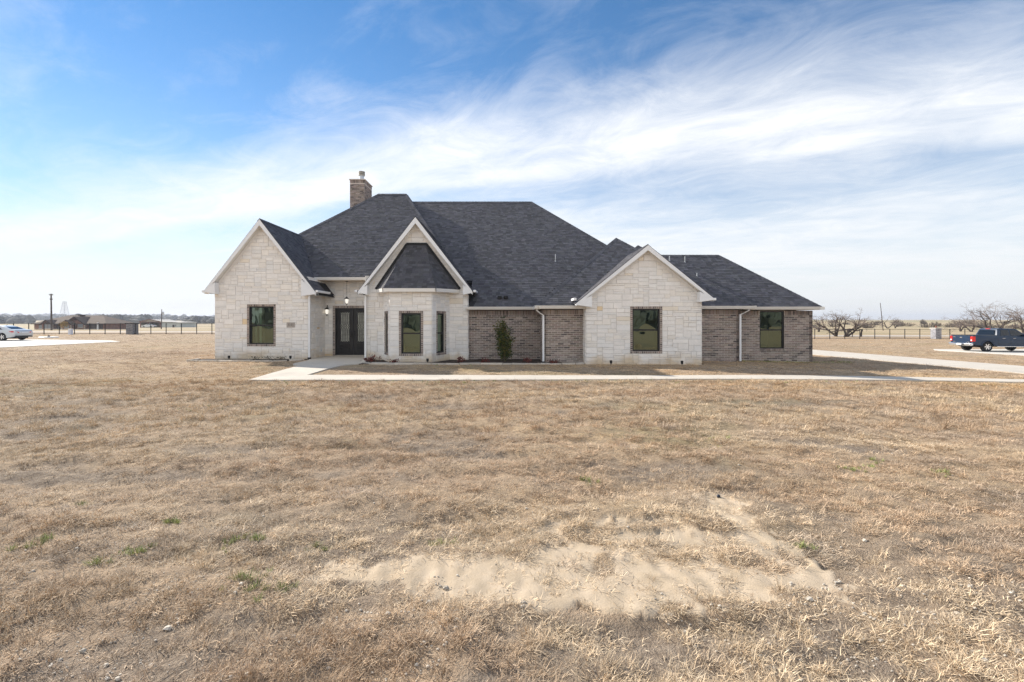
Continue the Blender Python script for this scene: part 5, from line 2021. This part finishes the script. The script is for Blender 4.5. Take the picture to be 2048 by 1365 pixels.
def wood_tree(mb, x, D, z, hh, ww):
    n = 9; c = rnd.uniform(.75, 1.25)
    vs = [(x, D, z + hh)]
    for lv, (rz_, rr_) in enumerate(((.78, .33), (.45, .52), (.0, .46))):
        for k in range(n):
            a = 2 * math.pi * k / n + lv
            q = rr_ * ww * rnd.uniform(.7, 1.2)
            vs.append((x + q * math.cos(a), D + q * math.sin(a), z + hh * rz_ * rnd.uniform(.85, 1.12)))
    fs = [(0, 1 + k, 1 + (k + 1) % n) for k in range(n)]
    for lv in range(2):
        for k in range(n):
            a = 1 + lv * n + k; b = 1 + lv * n + (k + 1) % n
            fs.append((a, a + n, b + n, b))
    mb.add(vs, fs, (c, c, c))


for i in range(90):   # the woods across the road, which the windows mirror
    wood_tree(tl, rnd.uniform(-95, 95), rnd.uniform(-85, -65), 0, rnd.uniform(4.5, 9), rnd.uniform(4, 8))
ptag(tl.build('treeline', M['farwood']), 'far belt of leafless grey woods along the horizon', 'woods', kind='stuff')

# ------------------------------------------------------------------ neighbour house, barn, poles, tower
M['nroof'] = mat('brown_shingle', (.15, .112, .085), .95, noise=.15, nscale=1.5)
M['nbrick'] = mat('red_brown_brick', (.22, .115, .085), .95, noise=.3, nscale=1.4)
M['nlight'] = mat('tan_quoin', (.52, .46, .38), .9)
M['ndark'] = mat('dark_fascia_and_shade', (.06, .045, .04), .8)
M['nglass'] = mat('dull_window', (.22, .24, .25), .2)


def neighbour():
    D = 125.0
    zb = g1(GX(140, D), D)
    o = empty('neighbour_house', (GX(140, D), D, zb)); ptag(o, 'low red brick ranch house with brown hip roof beyond the fence', 'house')
    X = lambda px: GX(px, D) - o.location.x
    Z = lambda py: GZ(py, D) - zb
    ze = Z(647.5)
    MB().box(X(68.5), 0, -.3, X(212), 9, ze).build('wall', M['nbrick'], o)
    rf = MB()
    zr = Z(631)

    def hip(x0, x1, y0, y1, ra, rb, z0, z1, ry):
        v = [(x0, y0, z0), (x1, y0, z0), (x1, y1, z0), (x0, y1, z0), (ra, ry, z1), (rb, ry, z1)]
        rf.add(v, [(0, 1, 5, 4), (1, 2, 5), (2, 3, 4, 5), (3, 0, 4), (3, 2, 1, 0)])
    hip(X(66), X(216), -.6, 9.6, X(104), X(178), ze, zr, 4.5)
    ro = rf.build('roof', M['nroof'], o)
    MB().box(X(131), 3.5, zr - .1, X(139), 4.6, zr + .25).build('ridge_vent', M['ndark'], ro)

    def gable(xa, xb, pyap, front, name='gable_wall'):
        xm = (xa + xb) / 2; za = Z(pyap)
        b = MB()
        vs = [(xa, front, -.3), (xb, front, -.3), (xb, front, ze), (xm, front, za - .15), (xa, front, ze)]
        vb = [(p[0], 2.5, p[2]) for p in vs]
        b.add(vs + vb, [(0, 1, 2, 3, 4), (1, 6, 7, 2), (5, 0, 4, 9)])
        b.build(name, M['nbrick'], o)
        r2 = MB()
        e = .5
        sl_ = (za - ze) / ((xb - xa) / 2)
        for s, xe in ((-1, xa - e), (1, xb + e)):
            q = [(xm, front - .4, za), (xe, front - .4, ze - sl_ * e), (xe, 4.2, ze - sl_ * e), (xm, 4.2, za)]
            r2.add(q, [(0, 1, 2, 3)])
        r2.build('gable_roof', M['nroof'], o)
        f = MB()
        for s, xe in ((-1, xa - e), (1, xb + e)):
            q = [(xm, front - .42, za + .05), (xe, front - .42, ze - sl_ * e + .05), (xe, front - .42, ze - sl_ * e - .22), (xm, front - .42, za - .28)]
            f.add(q, [(0, 1, 2, 3)])
        f.build('fascia', M['ndark'], o)
        MB().box(xm - .45, front - .06, za - 1.1, xm + .45, front + .02, za - .65).build('gable_vent', M['ndark'], o)
    gable(X(93), X(112.5), 640, -1.2)
    gable(X(137), X(176), 633.5, -.9)
    gable(X(140.5), X(158.5), 640.3, -2.2)
    MB().box(X(66), -.66, ze - .22, X(216), -.58, ze).build('fascia', M['ndark'], o)
    for (a, b, t, c, y) in ((78, 88, 649, 657, -.04), (97.5, 104, 649, 657, -1.25), (105, 111, 649, 657, -1.25), (145, 154, 650, 656, -2.25), (162, 172, 648.5, 655, -.95)):
        w = MB().box(X(a), y, Z(c), X(b), y + .05, Z(t)).build('window', M['nglass'], o)
        MB().box(X(a) - .1, y - .03, Z(c) - .15, X(b) + .1, y + .04, Z(c)).build('sill', M['nlight'], w)
    for (a, y) in ((113, -1.25), (138, -2.25), (156.5, -2.25), (174.5, -.95)):
        q = MB()
        for k in range(4): q.box(X(a), y - .03, Z(659 - 3 * k), X(a + 2.6), y + .03, Z(657.3 - 3 * k))
        q.build('quoins', M['nlight'], o)
    MB().box(X(114), -.05, -.3, X(136), .05, Z(648)).build('recess_shade_panel', M['ndark'], o)  # flat dark panel on the wall, painting in the shade of the entry
    MB().box(X(178), -.05, -.2, X(206), .05, Z(648.5)).build('porch_shade_panel', M['ndark'], o)  # porch shade put in as a thin dark sheet, no depth behind it
    MB().box(X(197), -.5, -.2, X(199), -.2, Z(645.5)).build('white_post', M['white'], o)


neighbour()


def small_leafy():
    D = 121.0
    x = GX(127.5, D)
    t = empty('yellow_tree', (x, D, g1(x, D))); ptag(t, 'small yellow leaved tree in front of the brick ranch house', 'tree')
    rnd = random.Random(5)
    MB().tube([(0, 0, 0), (.05, 0, .8), (0, .1, 1.6)], [.08, .06, .03], 6).build('trunk', M['bark'], t)
    lf = MB()
    pts = []
    while len(pts) < 700:
        p = Vector((rnd.uniform(-1, 1), rnd.uniform(-1, 1), rnd.uniform(-1, 1)))
        if p.length < 1 and p.length > .3: pts.append((p.x * .95, p.y * .9, 1.35 + p.z * .85))
    leaf_cloud(lf, pts, .26, rnd, [(1, 1, 1), (1.3, 1.2, 1), (.7, .75, .8)])
    lf.build('crown', mat('yellow_leaves', (.36, .25, .085), .9, tint=True), t)


small_leafy()


def barn():
    D = 178.0
    x0 = GX(324, D); zb = g1(x0, D)
    o = empty('metal_barn', (x0, D, zb)); ptag(o, 'open fronted tan metal barn with low gable roof in the distance', 'barn')
    X = lambda px: GX(px, D) - x0
    Z = lambda py: GZ(py, D) - zb
    tan = mat('tan_sheet_metal', (.42, .37, .29), .7, noise=.08, nscale=.6)
    wht = mat('pale_sheet_metal', (.56, .57, .52), .6, noise=.06, nscale=.6)
    rust = mat('red_brown_trim', (.22, .11, .09), .8)
    MB().box(X(322), -.2, -.4, X(361), 9, Z(645.5)).build('side_wall', wht, o)
    w = MB(); w.box(X(282), 6, -.4, X(322), 9, Z(644.5)); w.box(X(281.5), 0, -.4, X(283), 6, Z(644.5))
    w.build('bay_wall', tan, o)
    r_ = MB()
    xm = X(301)
    for (xa, za, xb, zb2) in ((X(280), Z(644.2), xm, Z(639.3)), (xm, Z(639.3), X(323), Z(643.5)), (X(322.5), Z(643.3), X(363), Z(645.2))):
        r_.add([(xa, -.6, za), (xb, -.6, zb2), (xb, 9.5, zb2 + .08), (xa, 9.5, za + .08)], [(0, 1, 2, 3)])
    r_.build('roof', mat('dull_sheet_roof', (.40, .38, .35), .7), o)
    g_ = MB(); g_.add([(X(282), -.3, Z(644.6)), (X(322), -.3, Z(644.4)), (xm, -.3, Z(639.6))], [(0, 1, 2)])
    g_.build('gable_front', tan, o)
    e_ = MB()
    e_.tube([(X(280), -.62, Z(644.2)), (xm, -.62, Z(639.2)), (X(323), -.62, Z(643.4))], .13, 5)
    e_.tube([(X(282), -.5, Z(644.6)), (X(322), -.5, Z(644.5))], .13, 5)
    for p in (282.3, 298, 321.7): e_.box(X(p) - .15, -.45, -.4, X(p) + .15, -.15, Z(644.5))
    e_.build('posts_and_trim', rust, o)
    MB().box(X(346), -.28, -.3, X(349.5), -.15, Z(650)).build('door', M['ndark'], o)
    MB().box(X(351), -.28, Z(652.5), X(353), -.15, Z(650)).build('window', M['nglass'], o)


barn()
coupe('car', GX(314, 177), 176.2, 'tiny white car parked in the open barn', heading=math.pi, paintm='white')


def pole(pxb, pyb, pxt, pyt, D, label, r=.16, arms=(), box=False):
    x, z = GX(pxb, D), g1(GX(pxb, D), D)
    o = empty('utility_pole', (x, D, z)); ptag(o, label, 'pole')
    dx = GX(pxt, D) - x; top = GZ(pyt, D) - z
    MB().tube([(0, 0, -.3), (dx * .5, 0, top * .5), (dx, 0, top)], [r, r * .85, r * .65], 8).build('pole_shaft', M['polewood'], o)
    for (py, w) in arms:
        zz = GZ(py, D) - z
        MB().box(dx * zz / top - w / 2, -.06, zz - .07, dx * zz / top + w / 2, .06, zz + .07).build('cross_arm', M['polewood'], o)
        ins = MB()
        for s in (-1, 1): ins.lathe([(.05, 0), (.08, .08), (.03, .2)], (dx * zz / top + s * w * .45, 0, zz + .07), 8)
        ins.build('insulator', M['galv'], o)
    if box:
        zz = GZ(627, D) - z
        MB().lathe([(.02, -.5), (.26, -.45), (.26, .40), (.1, .5)], (dx + .45, -.05, zz), 12).build('transformer', M['galv'], o)


pole(103.2, 660, 102.2, 588, 96, 'tall dark utility pole in front of the brick ranch house', .17, ((590.3, .75), (599.3, .5)))
pole(322.5, 656, 323.6, 619, 140, 'utility pole with transformer beside the metal barn', .15, (), True)
pole(1766.5, 652, 1760.5, 606, 120, 'thin leaning pole standing in the pasture', .10)


def tower():
    D = 620.0
    x = GX(129, D); zb = g1(x, D)
    o = empty('transmission_tower', (x, D, zb)); ptag(o, 'lattice power transmission tower far behind the ranch house roof', 'tower')
    top = GZ(601, D) - zb
    zA = GZ(631, D) - zb
    m = MB()
    w0, w1 = 4.2, 1.1
    W = lambda z: w0 + (w1 - w0) * min(1, z / (top * .95))
    lv = np.linspace(0, top * .95, 10)
    cor = lambda z: [(-W(z), -W(z), z), (W(z), -W(z), z), (W(z), W(z), z), (-W(z), W(z), z)]
    for i in range(len(lv) - 1):
        a = cor(lv[i]); b = cor(lv[i + 1])
        for k in range(4):
            m.tube([a[k], b[k]], .20, 4, cap=False); m.tube([a[k], b[(k + 1) % 4]], .11, 3, cap=False); m.tube([a[(k + 1) % 4], b[k]], .11, 3, cap=False)
            m.tube([b[k], b[(k + 1) % 4]], .11, 3, cap=False)
    m.build('lattice', M['steel'], o)
    for py, w in ((607.5, 3.0), (619.5, 4.6), (613, 2.6)):
        z = GZ(py, D) - zb
        MB().tube([(-w, 0, z), (0, 0, z + .5), (w, 0, z)], .18, 4).build('cross_arm', M['steel'], o)


tower()


def far_house(px, pyt, pyb, wpx, D, label):
    x = GX(px, D); zb = GZ(pyb, D)
    o = empty('far_house', (x, D, g1(x, D))); ptag(o, label, 'house')
    w = wpx * D / F; h = GZ(pyt, D) - o.location.z
    MB().box(-w / 2, 0, -1, w / 2, 6, h * .7).build('wall', M['white'], o)
    MB().add([(-w / 2 - .4, -.4, h * .7), (w / 2 + .4, -.4, h * .7), (w / 2 + .4, 6.4, h * .7), (-w / 2 - .4, 6.4, h * .7), (-w / 2 - .4, 3, h), (w / 2 + .4, 3, h)],
             [(0, 1, 5, 4), (2, 3, 4, 5), (1, 2, 5), (3, 0, 4)]).build('roof', M['cap'], o)
    for k in (-.25, .25):
        MB().box(w * k - .5, -.05, h * .3, w * k + .5, .02, h * .5).build('window', M['nglass'], o)


far_house(254, 638.5, 641.5, 9, 400, 'tiny white far building nearest the ranch house')
far_house(267, 634, 643, 12, 420, 'white far building just above the dark stone pillar')

# odds and ends on the lawn
x, y = px2g(97.5, 675.8)
o = empty('concrete_lid', (x, y, g1(x, y))); ptag(o, 'flat white concrete lid with black knob on the lawn', 'lid')
MB().lathe([(.80, 0), (.80, .07), (.74, .10)], n=20).build('slab', M['white'], o)
MB().lathe([(.10, .10), (.12, .16), (.05, .26)], n=10).build('knob', M['plastic'], o)
x, y = GX(141.2, 60.5), 60.5
o = empty('utility_box', (x, y, g1(x, y))); ptag(o, 'small white upright utility box standing at the fence', 'utility box')
MB().box(-.20, -.15, 0, .20, .15, .72).build('cabinet', mat('pale_box', (.66, .69, .78), .5), o, bevel=.03)
MB().box(-.22, -.17, .72, .22, .17, .78).build('lid', M['white'], o, bevel=.015)
x, y = px2g(1437, 994.5)
o = MB().lathe([(.003, -.012), (.018, -.010), (.020, .0), (.016, .014), (.004, .02)], n=12).build('black_cap', mat('dark_blue_plastic', (.02, .025, .04), .4), smooth=True)
o.location = (x, y, float(gh(x, y)[0]) + .01); ptag(o, 'small dark plastic cap lying at the tip of the sand strip', 'cap')

# ------------------------------------------------------------------ GRASS
SRC = bpy.data.collections.new('grass_sources')   # instance sources, not in the scene


def grass_mat(name, rough=.8):
    m, nt, b = new_mat(name)
    N = nt.nodes.new; L = nt.links.new
    at = N('ShaderNodeAttribute'); at.attribute_name = 'gtint'; at.attribute_type = 'INSTANCER'
    a2 = N('ShaderNodeAttribute'); a2.attribute_name = 'tint'
    mx = N('ShaderNodeMix'); mx.data_type = 'RGBA'; mx.blend_type = 'MULTIPLY'; mx.inputs['Factor'].default_value = 1
    L(at.outputs['Color'], mx.inputs['A']); L(a2.outputs['Color'], mx.inputs['B'])
    L(mx.outputs['Result'], b.inputs['Base Color'])
    b.inputs['Roughness'].default_value = rough; b.inputs['Specular IOR Level'].default_value = .15
    return m


M['grass'] = grass_mat('dry_grass_blades')


def clump(name, n, rad, lmin, lmax, elev, wid, seed, var=(.66, .82, 1.0, 1.0, 1.15, 1.32)):
    rnd = random.Random(seed)
    mb = MB()
    for _ in range(n):
        a = rnd.uniform(0, 6.283); r = rad * math.sqrt(rnd.random())
        p = Vector((r * math.cos(a), r * math.sin(a), -.006))
        az = rnd.uniform(0, 6.283) if rnd.random() < .6 else a + rnd.gauss(0, .6)
        el = R(max(3, rnd.gauss(elev, 17)))
        L_ = rnd.uniform(lmin, lmax)
        d = Vector((math.cos(az) * math.cos(el), math.sin(az) * math.cos(el), math.sin(el)))
        side = Vector((-math.sin(az), math.cos(az), rnd.uniform(-.5, .5))).normalized() * wid * rnd.uniform(.6, 1.3) * .5
        bend = Vector((0, 0, -L_ * rnd.uniform(.05, .35)))
        m_ = p + d * L_ * .55; e = p + d * L_ + bend + Vector((rnd.gauss(0, .1), rnd.gauss(0, .1), 0)) * L_
        if e.z < .002: e.z = .002 + rnd.random() * .01
        c = rnd.choice(var)
        wv = rnd.uniform(.94, 1.04)
        mb.add([tuple(p - side), tuple(p + side), tuple(m_ + side * .8), tuple(m_ - side * .8), tuple(e)], [(0, 1, 2, 3), (3, 2, 4)], (c, c * wv, c * wv * wv))
    me = mb.mesh(name); me.materials.append(M['grass'])
    o = bpy.data.objects.new(name, me); SRC.objects.link(o)
    return o


NV = 0
for k in range(5): clump('a%02d_mat' % k, 52, .085, .025, .068, 17, .0032, 500 + k)
for k in range(4): clump('b%02d_tuft' % k, 40, .05, .05, .125, 44, .0027, 520 + k)
for k in range(3): clump('c%02d_wide' % k, 50, .20, .035, .085, 26, .0075, 540 + k, (.85, .95, 1.0, 1.05, 1.15))
for k in range(2): clump('d%02d_green' % k, 22, .03, .05, .11, 58, .0055, 560 + k)
# order in the collection (sorted by name): 0-4 mat, 5-8 tuft, 9-11 wide, 12-13 green


def scatter_group():
    ng = bpy.data.node_groups.new('scatter', 'GeometryNodeTree')
    ng.interface.new_socket('Geometry', in_out='INPUT', socket_type='NodeSocketGeometry')
    ng.interface.new_socket('Geometry', in_out='OUTPUT', socket_type='NodeSocketGeometry')
    N = ng.nodes.new; L = ng.links.new
    gi = N('NodeGroupInput'); go = N('NodeGroupOutput')
    ci = N('GeometryNodeCollectionInfo'); ci.inputs['Collection'].default_value = SRC
    ci.inputs['Separate Children'].default_value = True; ci.inputs['Reset Children'].default_value = True
    ip = N('GeometryNodeInstanceOnPoints'); ip.inputs['Pick Instance'].default_value = True

    def attr(nm, tp):
        a = N('GeometryNodeInputNamedAttribute'); a.data_type = tp; a.inputs['Name'].default_value = nm
        return a.outputs['Attribute']
    L(gi.outputs[0], ip.inputs['Points']); L(ci.outputs[0], ip.inputs['Instance'])
    L(attr('gidx', 'INT'), ip.inputs['Instance Index'])
    L(attr('grot', 'FLOAT_VECTOR'), ip.inputs['Rotation'])
    L(attr('gscl', 'FLOAT_VECTOR'), ip.inputs['Scale'])
    L(ip.outputs[0], go.inputs[0])
    return ng


NG = scatter_group()


def scatter(name, x, y, idx, scl, rot, tint, label, cat):
    n = len(x)
    me = bpy.data.meshes.new(name)
    me.vertices.add(n)
    z = gh(x, y)
    me.vertices.foreach_set('co', np.stack([x, y, z], 1).astype(np.float32).ravel())
    a = me.attributes.new('gidx', 'INT', 'POINT'); a.data.foreach_set('value', idx.astype(np.int32))
    a = me.attributes.new('gscl', 'FLOAT_VECTOR', 'POINT'); a.data.foreach_set('vector', scl.astype(np.float32).ravel())
    a = me.attributes.new('grot', 'FLOAT_VECTOR', 'POINT'); a.data.foreach_set('vector', rot.astype(np.float32).ravel())
    a = me.attributes.new('gtint', 'FLOAT_COLOR', 'POINT'); a.data.foreach_set('color', np.concatenate([tint, np.ones((n, 1))], 1).astype(np.float32).ravel())
    o = bpy.data.objects.new(name, me); COL.objects.link(o)
    md = o.modifiers.new('scatter', 'NODES'); md.node_group = NG
    me.materials.append(M['grass'])
    ptag(o, label, cat, kind='stuff')
    return o


def frustum_pts(d0, d1, dens, margin=1.24):
    """random points per square metre in the wedge of ground the place shows, a little wider than the view"""
    ar = margin * (d1 * d1 - d0 * d0)
    n = int(ar * dens)
    D = np.sqrt(RNG.uniform(d0 * d0, d1 * d1, n))
    x = RNG.uniform(-1, 1, n) * D * margin
    return x, D


def free(x, y):
    ok = np.ones(len(x), bool)
    for P in HARD + SOFT:
        ok &= ~inside(P, x, y)
    return ok


def lawn_tint(x, y):
    n1 = fbm(x * .30 + y * .08, y * .55, 80, 4)[:, None]
    n2 = fbm(x * 1.7, y * 2.6, 81, 3)[:, None]
    n3 = fbm(x * .09, y * .16, 82, 3)[:, None]
    red = np.array([.53, .392, .265]); straw = np.array([.64, .505, .345]); grey = np.array([.45, .365, .285]); gold = np.array([.62, .44, .245])
    w = sstep(.42, .62, n1)
    c = red * (1 - w) + straw * w
    g = sstep(.55, .72, n2) * .6
    c = c * (1 - g) + grey * g
    q = sstep(.48, .62, n3) * .75 * sstep(7, 15, y)[:, None]
    c = c * (1 - q) + gold * q
    c = c * (.80 + .40 * fbm(x * .9 + .25 * y, y * 1.7, 84, 4)[:, None])
    v = np.where(y < 14, .22, .12)[:, None]
    c = c * (1 + v * RNG.uniform(-1, 1, (len(x), 1)))
    return c


def lawn():
    X = []; Y = []; I = []; S = []
    for (d0, d1, dens, kind) in ((1.7, 4.2, 460, 0), (4.2, 7.5, 260, 0), (7.5, 14, 120, 1), (14, 28, 44, 2), (28, 66, 11, 3)):
        x, y = frustum_pts(d0, d1, dens)
        k = free(x, y)
        s = sand_mask(x, y); b = bare_mask(x, y)
        cover = fbm(x * 2.3 + .4 * y, y * 4.2, 85, 3)
        keep = RNG.random(len(x)) < (1 - .84 * s) * (1 - .5 * b) * (.22 + .78 * sstep(.37, .55, cover))
        k &= keep
        x = x[k]; y = y[k]
        n = len(x)
        if kind == 0:
            tall = RNG.random(n) < (.07 + .30 * sstep(2.95, 2.5, y) + .25 * sstep(.56, .68, fbm(x * .8, y * 1.2, 86)))
            idx = np.where(tall, RNG.integers(5, 9, n), RNG.integers(0, 5, n))
            sc = RNG.uniform(.75, 1.3, n) * np.where(tall, .85, 1.05)
        elif kind == 1:
            idx = np.where(RNG.random(n) < .35, RNG.integers(9, 12, n), RNG.integers(0, 9, n))
            sc = np.where(idx > 8, RNG.uniform(.55, .8, n), RNG.uniform(1.1, 1.7, n))
        elif kind == 2:
            idx = RNG.integers(9, 12, n); sc = RNG.uniform(.8, 1.25, n)
        else:
            idx = RNG.integers(9, 12, n); sc = RNG.uniform(.9, 1.4, n)
        zs = np.ones(n) if kind < 2 else (np.full(n, .55) if kind == 2 else np.full(n, .35))
        X.append(x); Y.append(y); I.append(idx); S.append(np.stack([sc, sc, sc * zs * RNG.uniform(.7, 1.2, n)], 1))
    x = np.concatenate(X); y = np.concatenate(Y); idx = np.concatenate(I); S = np.concatenate(S)
    n = len(x)
    rot = np.stack([RNG.normal(0, .12, n), RNG.normal(0, .12, n), RNG.uniform(0, 6.283, n)], 1)
    scatter('dry_grass', x, y, idx, S, rot, lawn_tint(x, y), 'dormant tan lawn grass in front of the house', 'grass')
    print('grass instances', n)


lawn()


def weeds():
    sp = [(350, 1040), (262, 1108), (508, 1075), (463, 1088), (640, 1085), (885, 1082), (500, 1190), (1180, 960), (200, 1130), (160, 1010), (68, 1092),
          (1745, 935), (1760, 925), (1700, 940), (1880, 950), (480, 1165), (515, 1150), (575, 1185), (1600, 1090), (1425, 880), (400, 815), (430, 812), (960, 757), (1000, 757), (870, 731), (930, 731)]
    xs = []; ys = []
    rnd = random.Random(3)
    for (a, b) in sp:
        x, y = px2g(a, b)
        for _ in range(rnd.randint(4, 8)):
            s_ = .05 if y < 6 else .22
            xs.append(x + rnd.gauss(0, s_)); ys.append(y + rnd.gauss(0, s_))
    for _ in range(330):   # green fringe against the brick wing and along its corner
        xs.append(rnd.uniform(10.2, 16.2)); ys.append(21.45 - abs(rnd.gauss(0, .22)) + (1.0 if xs[-1] > 14.6 else 0) * rnd.uniform(-.2, .6))
    for _ in range(160):
        x = rnd.uniform(-7, 20); xs.append(x); ys.append(rnd.gauss(13.8, .25))
    x = np.array(xs); y = np.array(ys); k = free(x, y); x = x[k]; y = y[k]
    n = len(x)
    sc = RNG.uniform(.45, .9, n)
    tint = np.array([.30, .33, .13]) * RNG.uniform(.7, 1.4, (n, 1))
    scatter('green_weeds', x, y, RNG.integers(12, 14, n), np.stack([sc] * 3, 1), np.stack([np.zeros(n), np.zeros(n), RNG.uniform(0, 6.28, n)], 1), tint,
            'sprigs of green weed dotted through the dry lawn', 'weeds')


weeds()


def gravel():
    rnd = random.Random(12)
    mb = MB()
    x, y = frustum_pts(2.0, 3.3, 420)
    k = (fbm(x * 1.3, y * 1.6, 90, 3) > .50) & (RNG.random(len(x)) < .75)
    x2, y2 = frustum_pts(2.6, 6.5, 5)
    x = np.concatenate([x[k], x2]); y = np.concatenate([y[k], y2])
    z = gh(x, y)
    for i in range(len(x)):
        r = .0042 * math.exp(rnd.gauss(0, .5)) + .001
        if rnd.random() < .02: r *= 1.7
        c = rnd.choice((.8, .9, 1.0, 1.0, 1.15, .7))
        vs = []
        for (zz, q) in ((-.5, .75), (.15, 1.0), (.7, .6)):
            for t in range(5):
                a = 2 * math.pi * t / 5 + zz
                f = r * q * rnd.uniform(.75, 1.25)
                vs.append((x[i] + f * math.cos(a) * 1.2, y[i] + f * math.sin(a), z[i] + r * .3 + zz * r * .9))
        fs = []
        for l in range(2):
            for t in range(5):
                a = l * 5 + t; b = l * 5 + (t + 1) % 5
                fs.append((a, b, b + 5, a + 5))
        fs.append((10, 11, 12, 13, 14))
        mb.add(vs, fs, (c, c * .97, c * .92))
    ptag(mb.build('gravel', mat('limestone_gravel', (.60, .55, .48), .9, tint=True)), 'pale limestone gravel scattered over the near ground', 'gravel', kind='stuff')


gravel()

# ------------------------------------------------------------------ haze: the air between here and the far woods
def haze():
    mb = MB().box(-2600, -400, -3.0, 2600, 2600, 36.0)
    m = bpy.data.materials.new('air'); m.use_nodes = True
    nt = m.node_tree; nt.nodes.clear()
    out = nt.nodes.new('ShaderNodeOutputMaterial'); v = nt.nodes.new('ShaderNodeVolumePrincipled')
    v.inputs['Color'].default_value = (.82, .88, 1.0, 1); v.inputs['Density'].default_value = .0003
    v.inputs['Anisotropy'].default_value = .2
    nt.links.new(v.outputs[0], out.inputs['Volume'])
    o = mb.build('haze', m)
    ptag(o, 'thin pale haze hanging over the plain', 'haze', kind='stuff')


haze()
